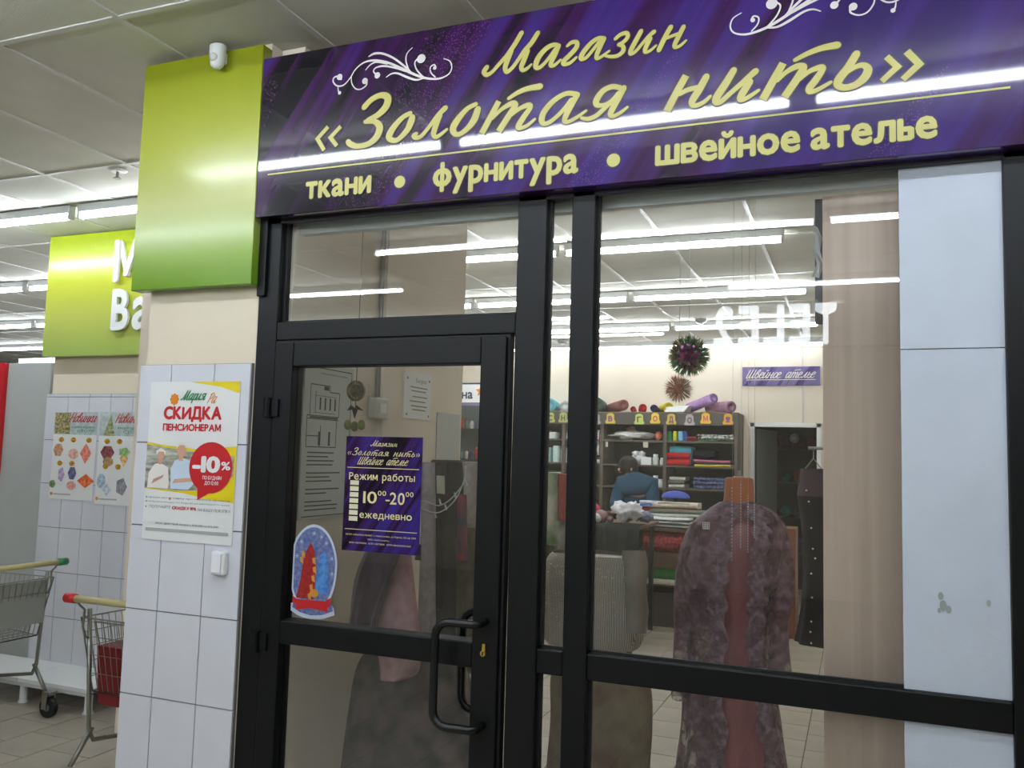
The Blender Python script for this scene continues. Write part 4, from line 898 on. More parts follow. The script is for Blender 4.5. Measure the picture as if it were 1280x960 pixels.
box('cabinet_light', (ca.x+.08, 2.12, ca.z), (cb.x-.03, 2.2, ca.z+.035), emis('strip_light', (240, 245, 250), 3.0), CB)
# orange hanging triangle above
a, b, c = P(37, 311, Y=2.6), P(63, 307, Y=2.6), P(63, 318, Y=2.6)
OT = empty('orange_sign', b, 'small orange pointed hanging sign beyond the rear lime panel', 'sign')
MB().bbox8([a, a+Vector((0, .03, 0)), c+Vector((.25, .03, 0)), c+Vector((.25, 0, 0)), a+Vector((0, 0, .004)), a+Vector((0, .03, .004)), b+Vector((.25, .03, 0)), b+Vector((.25, 0, 0))]).build('board', M['orangep'], OT)
MB().tube([(b.x+.1, 2.615, b.z-.02), (b.x+.1, 2.615, CZ)], .004, 6).build('wire', M['steel'], OT)

# backlit letters of the shop across the hall (seen mirrored in the glass)
TY = -5.2
a, b = P(885, 405, Y=5.1), P(1047, 412, Y=5.1)
TB = empty('letter_sign', ((a.x+b.x)/2, TY, 3.0), 'white backlit letter sign of the shop across the hall, seen mirrored in the glass', 'sign')
FT = Frame((0, TY+.05, 0), (-1, 0, 0), (0, 0, 1), (0, 1, 0))
tz0 = 2.70; wd = (b.x-a.x)
for i, ch in enumerate('TELE2'):
    mb = MB(); u0 = -b.x+i*wd/5
    text(mb, ch, FT, u0+.01, u0+wd/5-.03, tz0, .33, 0, bold=.06)
    o = mb.build('letter', M['tele'], TB); md = o.modifiers.new('s', 'SOLIDIFY'); md.thickness = .04
box('letter_rail', (a.x-.05, TY, tz0+.33), (b.x+.05, TY+.03, tz0+.36), M['steel'], TB)
for x in (a.x, b.x): MB().tube([(x, TY+.015, tz0+.36), (x, TY+.015, CZ)], .006, 6).build('rail_hanger', M['steel'], TB)

# ================================================================== SHOP FURNITURE
YS = 7.75
def at(x, y, Y=YS): return P(x, y, Y=Y)
SU = empty('shelving_unit', (-2.6, YS, 0), 'tall grey-brown shelving unit full of fabric along the back wall', 'shelving')
sx = [-3.98, at(704, 560).x, at(752, 560).x, at(831, 560).x, at(920, 560).x]
st_ = at(880, 517).z
szs = [at(880, y).z for y in (552.5, 584, 612.5)]; szs += [szs[-1]-.32*k for k in (1, 2, 3)]
for x in sx: box('upright', (x-.02, YS, 0), (x+.02, YB-.01, st_), M['shelfwood'], SU)
for z in szs: box('shelf', (sx[0], YS+.005, z-.012), (sx[-1], YB-.015, z+.008), M['shelfwood'], SU)
box('top_board', (sx[0]-.02, YS-.01, st_-.01), (sx[-1]+.02, YB-.01, st_+.015), M['shelfwood'], SU)
box('back_board', (sx[0], YB-.015, .02), (sx[-1], YB-.005, st_), mat('shelf_back', (44, 48, 52), .7), SU)
box('fascia_board', (sx[0], YS-.012, st_-.14), (sx[-1], YS-.002, st_-.01), mat('shelf_fascia', (78, 74, 70), .5), SU)
def fmat(c, k=0, c2=None, vs=30): return mat('cloth_%d_%d_%d%s' % (*c, 'p' if c2 else ''), c, .85, var=0 if c2 else .12, vscale=vs, col2=c2, bump=.25, bscale=30, spec=.2)
def roll(p0, p1, r, c, label, cat='fabric roll', group=None, name='fabric_roll', core=True, layers=True):
    p0, p1 = Vector(p0), Vector(p1)
    t = (p1-p0).normalized()
    root = empty(name, (p0+p1)/2-Vector((0, 0, r)), label, cat, group)
    n = 20; up = Vector((0, 0, 1)) if abs(t.z) < .8 else Vector((1, 0, 0)); s_ = t.cross(up).normalized(); u_ = s_.cross(t)
    rg = []
    for k in range(7):
        p = p0.lerp(p1, k/6); rg.append([p+(s_*math.cos(a)+u_*math.sin(a))*(r*(1+.05*noise.noise(Vector((p.x*9, a*1.3, r*70))))) for a in [2*math.pi*i/n for i in range(n)]])
    for e, sg in ((0, -1), (-1, 1)):   # hollow ends
        p = (p0, p1)[e]; inn = [p+(s_*math.cos(a)+u_*math.sin(a))*r*.55 for a in [2*math.pi*i/n for i in range(n)]]
        inn2 = [p-t*sg*.03+(s_*math.cos(a)+u_*math.sin(a))*r*.5 for a in [2*math.pi*i/n for i in range(n)]]
        rg = [inn2, inn]+rg if e == 0 else rg+[inn, inn2]
    MB().rings(rg).build('rolled_cloth', fmat(c), root, smooth=True)
    mb = MB()
    for e in (p0-t*.002, p1+t*.002):
        sp = []
        for i in range(40):
            a = i*.5; rr = r*(.5+.48*i/40); sp.append(e+(s_*math.cos(a)+u_*math.sin(a))*rr)
        mb.tube(sp, .002, 4, False)
    mb.build('layer_edge', fmat(tuple(int(v*.6) for v in c)), root)
    return root
def stack(p, w_, d_, h_, cols, label, cat='folded fabric', group=None, name='folded_fabric', c2=None):
    """a folded length of cloth: rounded front fold and layers"""
    p = Vector(p); root = empty(name, p, label, cat, group); n = len(cols)
    for i, c in enumerate(cols):
        z0 = p.z+h_*i/n; z1 = p.z+h_*(i+1)/n-.001; zc = (z0+z1)/2; rr = (z1-z0)/2; jx = (random.random()-.5)*.02
        rg = []
        for x in (-w_/2, -w_/4, 0, w_/4, w_/2):
            rg.append([(p.x+x+jx, p.y+.0+rr-rr*math.cos(a)-.003*math.sin(x*20+i), zc+rr*math.sin(a)+.004*math.sin(x*11+i*2)*(n > 1)) for a in [-math.pi/2+math.pi*k/6 for k in range(7)]]+[(p.x+x+jx, p.y+d_, z1), (p.x+x+jx, p.y+d_, z0)])
        MB().rings(rg).build('cloth_fold', fmat(c, 0, c2), root, smooth=False)
    return root
# bolts on the shelves, each read from the photograph
def onshelf(x0, x1, y0, y1, zi=None, dy=.0):
    a, b = at(x0, (y0+y1)/2, YS+dy), at(x1, (y0+y1)/2, YS+dy); top = at((x0+x1)/2, y0, YS+dy).z; bot = at((x0+x1)/2, y1, YS+dy).z
    return a.x, b.x, top, bot
def bolt(x0, x1, y0, y1, cols, label, group, si, c2=None, upright=False, d_=.3, cat='fabric'):
    a, b, top, bot = onshelf(x0, x1, y0, y1, dy=.06)
    z = szs[si]+.008; top = max(top, z+.02)
    if upright:
        root = empty('fabric_bolt', ((a+b)/2, YS+.06, z), label, cat, group); w_ = b-a
        rg = [[(((a+b)/2)+w_*.5*cx*k, YS+.06+.10+.1*cy*k, zz) for cx, cy in [(math.copysign(abs(math.cos(t))**.5, math.cos(t)), math.copysign(abs(math.sin(t))**.5, math.sin(t))) for t in [i*math.pi/8 for i in range(16)]]] for zz, k in ((z, .96), (z+.01, 1), (top-.01, 1), (top, .92))]
        MB().rings(rg).build('wrapped_cloth', fmat(cols[0]), root)
        return root
    return stack(((a+b)/2, YS+.06, z), b-a, d_, top-z, cols, label, group=group, c2=c2)
S1, S2, S3 = 'fabrics on the upper shelf', 'fabrics on the middle shelf', 'fabrics on the lower shelf'
for x0, x1, c, nm in ((833, 840, (40, 120, 70), 'dark green'), (840.5, 846, (214, 204, 60), 'yellow'), (847, 854, (130, 190, 225), 'light blue'), (854.5, 859, (80, 90, 160), 'violet blue')):
    bolt(x0, x1, 539, 553, [c], nm+' upright fabric bolt on the top shelf of the back unit', S1, 0, upright=True)
bolt(859.5, 871, 546, 553, [(120, 40, 46), (140, 60, 56)], 'dark red folded fabric on the top shelf beside the upright bolts', S1, 0)
bolt(872, 917, 543, 552, [(70, 130, 80), (226, 226, 220), (224, 224, 218)], 'white fabric with dark blotches on the top shelf', S1, 0, c2=(50, 50, 54))
bolt(836, 863, 558, 566, [(60, 140, 160), (70, 150, 168)], 'teal folded fabric on the middle shelf', S2, 1)
bolt(834, 863, 566, 574, [(190, 40, 50), (180, 34, 46)], 'red folded fabric on the middle shelf', S2, 1).location.y -= .05
bolt(867, 913, 575, 583, [(210, 190, 60), (60, 50, 60), (200, 110, 140)], 'pink, black and yellow folded fabrics on the middle shelf', S2, 1)
w__ = bolt(864, 892, 563, 575, [(26, 32, 60)]*2, 'dark navy sloping fabric heap on the middle shelf', S2, 1); w__.location.y += .12
bolt(836, 856, 596, 602, [(200, 200, 190), (110, 110, 100), (190, 188, 180)], 'pale papers stacked on the lower shelf', S3, 2)
bolt(866, 906, 597, 608, [(30, 36, 80), (34, 40, 84), (26, 30, 66)], 'navy dotted folded fabric on the lower shelf', S3, 2, c2=(110, 116, 150))
bolt(744, 750, 544, 550, [(214, 150, 160)], 'small pink folded cloth on the upper shelf behind the mullion', S1, 0)
for k in range(3): bolt(741, 748.5, 556+9*k, 562+9*k, [(220, 222, 222)], 'white folded pack on the shelf beside the mullion, '+('upper', 'middle', 'lowest')[k], S2, 1).location.z += (.19, .1, 0)[k]
for x0, x1, y0, c, nm, si in ((679, 684, 538, (180, 60, 60), 'red and white', 0), (685, 695, 540, (206, 214, 210), 'white', 0), (704.5, 711, 541, (200, 206, 206), 'pale grey', 0), (679, 688, 559, (160, 196, 190), 'pale green', 1), (690, 699, 557, (190, 214, 212), 'milky', 1), (700, 710, 560, (206, 210, 208), 'off white', 1)):
    bolt(x0, x1, y0, y0+16, [c], nm+' upright pack seen through the narrow pane on the '+('top' if si == 0 else 'middle')+' shelf', 'packs behind the narrow pane', si, upright=True)
# white lace drapes and toys in the middle bay
def heap(c, rad, col, label, name='cloth_heap', cat='cloth', amp=.25, seed=0, group=None, c2=None, n=22, m=12, mt=None):
    c = Vector(c)
    fn = lambda d: 1+amp*noise.noise(d*2.2+Vector((seed, 0, 0)))+amp*.6*noise.noise(d*5+Vector((0, seed, 0)))
    mb = MB().ell((c.x, c.y, c.z+rad[2]), rad, n, m, fn)
    lo = min(v[2] for v in mb.v); mb.v = [(a, b, q-lo+c.z) for a, b, q in mb.v]
    return mb.build(name, mt or fmat(col, 0, c2), None, loc=c, smooth=True, label=label, cat=cat, group=group)
q = at(785, 548); heap((q.x, YS+.2, szs[0]+.008), (.27, .14, .045), (222, 222, 220), 'crumpled white lace cloth on the upper shelf above the person', seed=3, amp=.6)
q = at(820, 545); heap((q.x, YS+.15, szs[0]+.008), (.045, .05, .055), (220, 120, 100), 'small coral plush on the upper shelf', name='plush_toy', cat='toy', seed=8, amp=.2)
q = at(771, 541); heap((q.x+.1, YS+.3, szs[0]+.07), (.06, .05, .05), (190, 150, 140), 'pale pink bow on top of the white lace cloth', name='bow', cat='bow', seed=9, amp=.5)
q = at(794, 578)
for i, (dx, dz, r) in enumerate(((-.06, 0, .07), (.03, 0, .075), (-.02, .09, .05), (.05, .1, .045))):
    heap((q.x+dx, YS+.12, szs[1]+.008+dz), (r, r*.8, r*.7), (206, 206, 208), ('left lower', 'right lower', 'left upper', 'right upper')[i]+' white plush toy on the shelf above the person', name='plush_toy', cat='toy', seed=20+i, amp=.4, group='white plush toys')
a, b = at(800, 575), at(813, 575); box('paper_box', (a.x, YS+.05, szs[1]+.008), (b.x, YS+.25, szs[1]+.1), M['paper'], label='white cardboard box right of the white plush toys', cat='box')
def jar(x, y, si, h_, lab, col=(200, 204, 200)):
    q = at(x, y); z = szs[si]+.008; r_ = empty('jar', (q.x, YS+.07, z), lab, 'jar', 'white jars in the middle bay')
    MB().rings([[(q.x+rr*math.cos(a), YS+.07+rr*math.sin(a), z+zz) for a in [i*math.pi/7 for i in range(14)]] for rr, zz in ((.034, 0), (.038, .01), (.038, h_*.7), (.025, h_*.8))]).build('jar_body', fmat(col), r_, smooth=True)
    MB().tube([(q.x, YS+.07, z+h_*.8), (q.x, YS+.07, z+h_)], .03, 12).build('lid', M['white'], r_)
jar(818, 572, 1, .13, 'white jar right of the box on the middle shelf'); jar(827, 574, 1, .09, 'small white jar nearest the bay post on the middle shelf'); jar(818, 595, 2, .14, 'grey white jar on the lower shelf behind the person'); jar(825, 597, 2, .10, 'small grey jar on the lower shelf next to the bay post')
a = at(804, 555); box('shelf_label', (a.x, YS-.004, szs[0]-.08), (a.x+.06, YS+.003, szs[0]-.012), mat('label_beige', (190, 186, 172), .6), SU)
a = at(757, 557); box('shelf_label', (a.x, YS-.004, szs[0]-.08), (a.x+.03, YS+.003, szs[0]-.02), MATS['label_beige'], SU)
# letter cards strung along the top of the unit
CN = ['pale green', 'dull green', 'grey', 'amber', 'light green', 'bright yellow', 'ochre', 'lilac grey', 'golden', 'orange']
cards = [(688, 522, (180, 190, 80), 'С'), (704, 522, (170, 180, 110), 'Н'), (745, 524, (160, 156, 160), 'О'), (763, 523, (216, 186, 60), 'В'), (799, 524, (188, 210, 100), 'Г'), (819, 523, (228, 200, 50), 'О'), (839, 524, (206, 178, 60), 'Д'), (862, 525, (168, 164, 172), 'О'), (882, 523, (232, 190, 40), 'М'), (910, 524, (224, 160, 40), '!')]
for i, (x, y, c, ch) in enumerate(cards):
    q = at(x, y, YS-.03); s = .068
    r_ = empty('letter_card', (q.x, YS-.03, q.z), CN[i]+' bell shaped paper card lettered '+ch+' on the string along the shelf top', 'garland card', 'letter cards along the shelf top')
    F_ = Frame((q.x, YS-.03, q.z))
    mb = MB(); pts = [(-.8, -.9), (.8, -.9), (.95, -.6), (.7, -.2), (.68, .7), (.3, .95), (-.3, .95), (-.68, .7), (-.7, -.2), (-.95, -.6)]
    spoly(mb, F_, [(a_*s, b_*s) for a_, b_ in pts], 0); o = mb.build('card', mat('card%d' % i, c, .5), r_); o.modifiers.new('s', 'SOLIDIFY').thickness = .002
    mb = MB(); text(mb, ch, F_, -.028, .028, -.035, .065, .003, bold=.08); mb.build('letter', mat('card_letter%d' % (i % 3), [(120, 70, 140), (110, 80, 40), (200, 80, 110)][i % 3], .5), r_)
mb = MB(); gp = [P(x, y-9+2*(k % 2), Y=YS-.028) for k, (x, y, c, ch) in enumerate(cards)]; mb.tube(gp, .003, 5); o = mb.build('garland_string', mat('string_tan', (170, 150, 120), .8), None, loc=gp[4], label='thin string carrying the letter cards along the shelf top', cat='string')
# rolls lying on top of the unit
zt = st_+.015
def toproll(x, y, r, dx, c, label, L=.55, dz=0, yaw=.2):
    q = at(x, y, YS+.0); p1 = Vector((q.x, YS+.02, zt+r+dz)); p0 = p1+Vector((-dx, L, -dz*.9))
    return roll(p0, p1, r, c, label, group='fabric rolls on top of the shelving')
toproll(686, 510, .085, .12, (120, 190, 205), 'light blue fabric roll on top of the shelving, behind the narrow pane')
toproll(706, 510, .07, .1, (210, 214, 212), 'pale grey fabric roll on top of the shelving, behind the narrow pane')
toproll(745, 508, .09, .1, (76, 96, 88), 'grey green fabric roll on top of the shelving beside the mullion')
toproll(779, 508, .066, .3, (150, 92, 92), 'dusty rose fabric roll on top of the shelving', .5, .02)
toproll(791, 511, .035, .1, (196, 36, 60), 'small crimson fabric roll behind the red one on the shelving', .45)
toproll(803, 510, .05, .1, (200, 26, 40), 'bright red fabric roll on top of the shelving', .4)
toproll(817, 511,   .046, .06, (56, 56, 98), 'navy fabric roll on top of the shelving', .4)
toproll(835, 509, .06, .16, (222, 206, 50), 'yellow fabric roll on top of the shelving', .45)
toproll(892, 503, .06, .34, (176, 140, 196), 'lilac fabric roll propped highest on top of the shelving', .3, .11)
toproll(914, 510, .068, .3, (168, 126, 150), 'mauve fabric roll at the right end on top of the shelving', .3)
q = at(851, 512); MB().bbox8([(q.x-.2, YS+.0, zt), (q.x+.04, YS-.02, zt), (q.x+.06, YS+.35, zt), (q.x-.16, YS+.4, zt), (q.x-.2, YS+.02, zt+.06), (q.x+.1, YS+.0, zt+.08), (q.x+.12, YS+.35, zt+.1), (q.x-.16, YS+.4, zt+.1)]).build('paper_pack', M['paper'], None, loc=(q.x-.06, YS+.1, zt), label='white paper pack lying between the yellow and lilac rolls', cat='pack', bevel=.01)
# wall sign on the back wall
a, b = P(928, 459, Y=YB-.03), P(1025, 483, Y=YB-.03); a2 = P(928, 482, Y=YB-.03)
WS = empty('wall_sign', ((a.x+b.x)/2, YB-.02, a2.z), 'small purple sign with white script on the back wall of the shop', 'sign')
box('sign_board', (a.x, YB-.03, a2.z), (b.x, YB, a.z), M['satin3'], WS)
mb = MB(); Fw = Frame((0, YB-.03, 0)); wA = word_script('Швейное ателье')
brush(mb, Fw, fit(wA, a.x+.05, b.x-.05, a2.z+.09, 1.0), 0, .002); rect(mb, Fw, a.x+.05, a2.z+.065, b.x-.05, a2.z+.072, .002); mb.build('script_lettering', mat('sign_cream', (236, 232, 214), .4), WS)
# cable channel running down beside the sign
q = P(1003, 520, Y=YB); MB().box((q.x-.006, YB-.012, dt+.05), (q.x+.006, YB, CZ)).build('cable_channel', M['fixture'], None, loc=(q.x, YB, 2.2), label='thin white cable channel down the back wall above the doorway', cat='cable channel')
# store room shelves with spools
SR = empty('store_rack', (dl+.5, YB+1.1, 0), 'dark rack with coloured bundles inside the store room doorway', 'rack')
for z in (.5, .95, 1.4, 1.85): box('rack_shelf', (dl-.3, YB+1.0, z), (.48, YB+1.42, z+.02), mat('rack_dark', (34, 30, 32), .7), SR)
for x in (dl-.3, .46): box('rack_post', (x, YB+1.0, 0), (x+.03, YB+1.42, 2.2), MATS['rack_dark'], SR)
k = 0
for z in (.52, .97, 1.42, 1.87):
    for i in range(6):
        x = dl+.12+.16*i; k += 1
        c, cn = random.choice([((110, 40, 60), 'wine red'), ((60, 50, 80), 'violet'), ((40, 90, 90), 'teal'), ((120, 60, 40), 'rust brown'), ((60, 60, 70), 'slate grey'), ((130, 40, 50), 'crimson')])
        heap((x, YB+1.15, z), (.07, .08, .06+.03*random.random()), c, cn+' yarn bundle, number '+['one', 'two', 'three', 'four', 'five', 'six'][i]+' from the left on the '+{.52: 'lowest', .97: 'second lowest', 1.42: 'second highest', 1.87: 'highest'}[z]+' rack shelf', name='yarn_bundle', cat='yarn', seed=k, amp=.3, group='yarn bundles in the store room', n=12, m=7)
q = P(993, 548, Y=YB+.9); roll((q.x, q.y, q.z), (q.x, q.y-.03, q.z), .06, (200, 205, 215), 'round white ribbon spool hanging in the store room doorway', 'spool', name='ribbon_spool'); 
MB().tube([(q.x, q.y-.015, q.z+.05), (q.x, q.y-.015, 2.5)], .002, 5).build('spool_cord', M['ink'], None, loc=(q.x, q.y, q.z+.05), label='cord holding the white spool in the doorway', cat='cord')

# shelf with 'на' banner behind the left wall corner
a = P(578, 480, Y=7.2); bz = P(590, 503, Y=7.2).z
GS = empty('glass_showcase', (a.x+.1, 7.5, 0), 'glass showcase topped by a white banner with a gold star, left rear of the shop', 'showcase')
box('banner', (a.x-.9, 7.2, bz), (a.x+.42, 7.23, P(590, 479, Y=7.2).z), M['paper'], GS)
mb = MB(); Fb = Frame((0, 7.199, 0)); c0 = P(580, 498, Y=7.2); c1_ = P(591, 498, Y=7.2); text(mb, 'на', Fb, c0.x-.03, c1_.x, c0.z, .1, .001, bold=.06); rect(mb, Fb, a.x-.9, P(590, 480.5, Y=7.2).z, a.x+.42, P(590, 478.5, Y=7.2).z, .001); mb.build('banner_lettering', mat('navy_ink', (40, 50, 84), .5), GS)
mb = MB(); q = P(601, 489, Y=7.198); mb.poly([Frame((q.x, 7.198, q.z))((.075 if i % 2 == 0 else .035)*math.sin(i*math.pi/5), (.075 if i % 2 == 0 else .035)*math.cos(i*math.pi/5)) for i in range(10)]); mb.build('star_print', M['orange'], GS)
box('lilac_rail', (a.x-.9, 7.2, bz-.04), (a.x+.42, 7.23, bz), mat('lilac', (120, 110, 150), .5), GS)
for k, yy in enumerate((537, 575, 612)):
    z = P(590, yy, Y=7.25).z; box('glass_shelf', (a.x-.9, 7.22, z), (a.x+.42, 7.7, z+.012), M['jar'], GS)
    for i in range(7):
        x = a.x-.05+.065*i; h_ = .08+.08*random.random()
        MB().tube([(x, 7.35, z+.012), (x, 7.35, z+.012+h_*.8), (x, 7.35, z+.012+h_)], [.02, .022, .012], 10).build('bottle', fmat([(150, 60, 50), (90, 110, 100), (170, 170, 160), (60, 70, 90)][(i+k) % 4]), None, loc=(x, 7.35, z+.012), smooth=True, label=['brick red', 'grey green', 'pale grey', 'slate blue'][(i+k) % 4]+' bottle, '+['first', 'second', 'third', 'fourth', 'fifth', 'sixth', 'seventh'][i]+' from the left on the '+['top', 'middle', 'bottom'][k]+' showcase shelf', cat='bottle', group='bottles in the glass showcase')
box('showcase_back', (a.x-.9, 7.7, 0), (a.x+.42, 7.72, bz), mat('sc_back', (96, 104, 104), .7), GS)
box('showcase_side', (a.x+.41, 7.23, 0), (a.x+.43, 7.7, bz), M['shelfwood'], GS)
box('showcase_base', (a.x-.9, 7.22, 0), (a.x+.42, 7.7, .35), M['shelfwood'], GS)

# foil balls
def foil_ball(px_, py_, Y, R_, n, label, mt, mt2, inner):
    q = P(px_, py_, Y=Y); r_ = empty('foil_ball', (q.x, q.y, q.z-R_), label, 'foil decoration')
    MB().ell(q, (inner, inner, inner), 20, 12).build('ball_core', mt2, r_, smooth=True)
    mb = MB(); ga = math.pi*(3-math.sqrt(5))
    for i in range(n):
        z = 1-2*(i+.5)/n; rr = math.sqrt(1-z*z); d = Vector((rr*math.cos(ga*i), rr*math.sin(ga*i), z))
        t = d.cross(Vector((.3, .2, .9))).normalized(); b_ = d.cross(t)
        w_ = R_*(.085 if n < 150 else .03)
        p0 = q+d*inner*.5; p1 = q+d*R_*(.66+.2*((i*7) % 5)/5)
        for u_ in (t, b_):
            mb.poly([p0, p1-u_*w_, p1, ]); mb.poly([p0, p1, p1+u_*w_])
            if n < 150:
                mb.poly([p1-u_*w_, q+d*R_*1.0-u_*w_*1.6, p1]); mb.poly([p1+u_*w_, p1, q+d*R_*1.0+u_*w_*1.6]); mb.poly([p1-u_*w_*.5, p1+u_*w_*.5, q+d*R_*1.02])
            else: mb.poly([p1-u_*w_*.4, p1+u_*w_*.4, q+d*R_])
    mb.build('foil_spikes', mt, r_, kind='stuff')
    return q
fm1 = mat('foil_green', (40, 170, 136), .3, metal=.3, vscale=9, col2=(150, 116, 70)); fm2 = mat('foil_plum', (150, 50, 120), .25, metal=.4, vscale=9, col2=(70, 36, 90)); fm3 = mat('foil_copper', (214, 140, 110), .35, metal=.4, vscale=7, col2=(130, 120, 84))
q1 = foil_ball(861, 445, 3.0, .143, 75, 'large green and plum spiky foil ball hanging above the smaller one', fm1, fm2, .088)
q2 = foil_ball(848.5, 486, 3.0, .108, 190, 'small copper spiky foil ball hanging just below the large one', fm3, fm3, .036)
for q, r_, lab in ((q1, .143, 'large foil ball'), (q2, .108, 'small foil ball')):
    MB().tube([(q.x, q.y, q.z), (q.x, q.y, CZ)], .0012, 5).build('thread', M['lgrey'], None, loc=(q.x, q.y, q.z), label='thin thread holding the '+lab+' from the ceiling', cat='thread')

# ================================================================== display gondola in the middle of the shop
GY = 6.2
def g(x, y, Y=GY): return P(x, y, Y=Y)
gxa, gxb = g(786, 680).x, g(905, 680).x
topz = g(820, 660).z
GD = empty('display_table', ((gxa+gxb)/2, GY, 0), 'brown display table with an open lower shelf behind the purple dress', 'table')
box('table_top', (gxa, GY, topz-.03), (gxb, GY+.7, topz), M['brown'], GD, bevel=.004)
sz1 = g(825, 705).z; sz0 = g(825, 727).z
box('shelf_board', (gxa+.02, GY+.01, g(825, 692).z-.14), (gxb, GY+.7, g(825, 691).z), M['brown'], GD)
box('lower_shelf', (gxa+.02, GY+.01, g(825, 733).z), (gxb, GY+.7, g(825, 728).z), M['shelfwood'], GD)
for x in (gxa, gxb-.03): box('side_panel', (x, GY+.02, 0), (x+.03, GY+.7, topz-.03), M['brown'], GD)
box('back_panel', (gxa, GY+.68, 0), (gxb, GY+.7, topz-.03), MATS['shelf_back'], GD)
box('base_panel', (gxa, GY+.05, 0), (gxb, GY+.68, g(825, 742).z), mat('base_dark', (70, 58, 56), .7), GD)
zf = g(825, 691).z
rf = g(802, 680).x
stack(((rf+g(855, 680).x)/2, GY+.03, zf), g(855, 680).x-rf, .4, topz-.03-zf-.005, [(196, 76, 84)], 'red pink flowered fabric bolt under the table top', group='fabrics on the display table', c2=(96, 30, 44))
roll((g(806, 715).x, GY+.12, g(825, 727).z+.075), (g(870, 715).x, GY+.12, g(825, 727).z+.075), .07, (50, 150, 70), 'bright green fabric roll on the lower shelf of the display table', group='fabrics on the display table')
mb = MB(); aa, bb = g(808, 732).x, g(870, 732).x; mb.tube([(aa, GY-.02, g(825, 733).z+.05), (bb, GY-.02, g(825, 733).z+.05)], .028, 12); mb.build('white_roll', fmat((206, 206, 190)), None, loc=((aa+bb)/2, GY-.02, g(825, 733).z+.02), smooth=True, label='thin cream paper roll before the green roll', cat='paper roll')
# stacks of cloth on the table
tt = topz
stack((g(822, 655).x-.02, GY+.02, tt), .68, .35, .10, [(60, 66, 60), (180, 184, 180), (70, 74, 74), (196, 200, 204), (90, 94, 92), (206, 208, 210)], 'loose pile of white and dark lace cloths at the table front', group='fabrics on the display table')
stack((g(840, 640).x, GY+.28, tt), .6, .3, .17, [(70, 80, 70), (200, 204, 200), (60, 64, 60), (190, 194, 186), (96, 100, 90)], 'stack of white and green striped cloths behind the front pile', group='fabrics on the display table')
q = g(835, 628, GY+.5); stack((q.x, GY+.5, tt), .62, .25, q.z-tt+.0, [(110, 34, 40), (120, 40, 44), (134, 30, 40), (214, 204, 190)], 'stack of dark red cloths topped by a cream one on the display table', group='fabrics on the display table')
q3 = g(816, 625, GY+.45); stack((q3.x-.08, GY+.46, tt+.19), .14, .2, .055, [(110, 130, 200), (190, 200, 226)], 'small blue and white folded cloths left of the cream stack', group='fabrics on the display table')
q = g(842, 618, GY+.6)
TR = empty('sewing_tray', (q.x+.0, GY+.6, q.z-.03), 'grey tray holding a domed blue cloth on the red stack', 'tray')
zb = g(835, 628, GY+.5).z
MB().bbox8([(q.x-.13, GY+.52, zb+.001), (q.x+.17, GY+.52, zb+.001), (q.x+.17, GY+.72, zb+.001), (q.x-.13, GY+.72, zb+.001), (q.x-.15, GY+.5, zb+.05), (q.x+.19, GY+.5, zb+.05), (q.x+.19, GY+.74, zb+.05), (q.x-.15, GY+.74, zb+.05)]).build('tray_body', mat('tray', (170, 174, 160), .4), TR, bevel=.004)
TR.location.z = zb
mb = MB().ell((q.x+.02, GY+.62, zb+.05), (.155, .1, .075), 24, 12); mb.v = [(a_, b_, max(c_, zb+.045)) for a_, b_, c_ in mb.v]; mb.build('blue_cloth', mat('blue_dome', (60, 80, 170), .7), TR, smooth=True)

# left counter with dark cloth, plush toys and a crumpled bag
KY = 5.2
k_ = lambda x, y, Y=KY: P(x, y, Y=Y)
ka, kb = k_(690, 660).x, k_(797, 660).x; kz = k_(760, 657).z
KT = empty('cutting_table', ((ka+kb)/2, KY, 0), 'dark draped cutting table left of the display table', 'table')
box('table_top', (ka, KY, kz-.03), (kb, KY+.9, kz), M['brown'], KT, bevel=.004)
for x in (ka+.04, kb-.08):
    for y in (KY+.04, KY+.82): box('leg', (x, y, 0), (x+.04, y+.04, kz-.03), M['black'], KT)
rg = []
for i in range(33):
    x = ka-.02+(kb-ka+.04)*i/32
    rg.append([(x, KY+.3, kz+.012), (x, KY-.01, kz+.01), (x, KY-.03-.01*math.sin(i*1.3), kz-.05), (x, KY-.04-.03*math.sin(i*1.3), kz-.4), (x, KY-.05-.045*math.sin(i*1.3+.4), .12)])
MB().rings(rg, False, False, False).build('dark_drape', fmat((28, 32, 34)), None, loc=((ka+kb)/2, KY-.06, .1), smooth=True, label='black cloth hanging over the front of the cutting table', cat='cloth')
q = k_(778, 640); heap((q.x, KY+.25, kz+.013), (.125, .12, .085), (216, 218, 224), 'crumpled white plastic bag on the cutting table', name='plastic_bag', cat='bag', amp=.7, seed=31)
heap((q.x+.15, KY+.3, kz+.013), (.06, .08, .05), (120, 124, 150), 'small grey blue cloth bundle right of the crumpled bag', seed=35, amp=.5)
for x, y, r, c, lb in ((741, 628, .045, (170, 175, 165), 'grey end of the striped plush'), (742, 636, .055, (200, 60, 90), 'pink band of the plush'), (749, 645, .07, (150, 110, 120), 'mauve body of the plush')): pass
PT_ = empty('striped_plush', (k_(748, 650).x, KY+.2, kz), 'plush toy with pink and mauve stripes lying on the cutting table', 'toy')
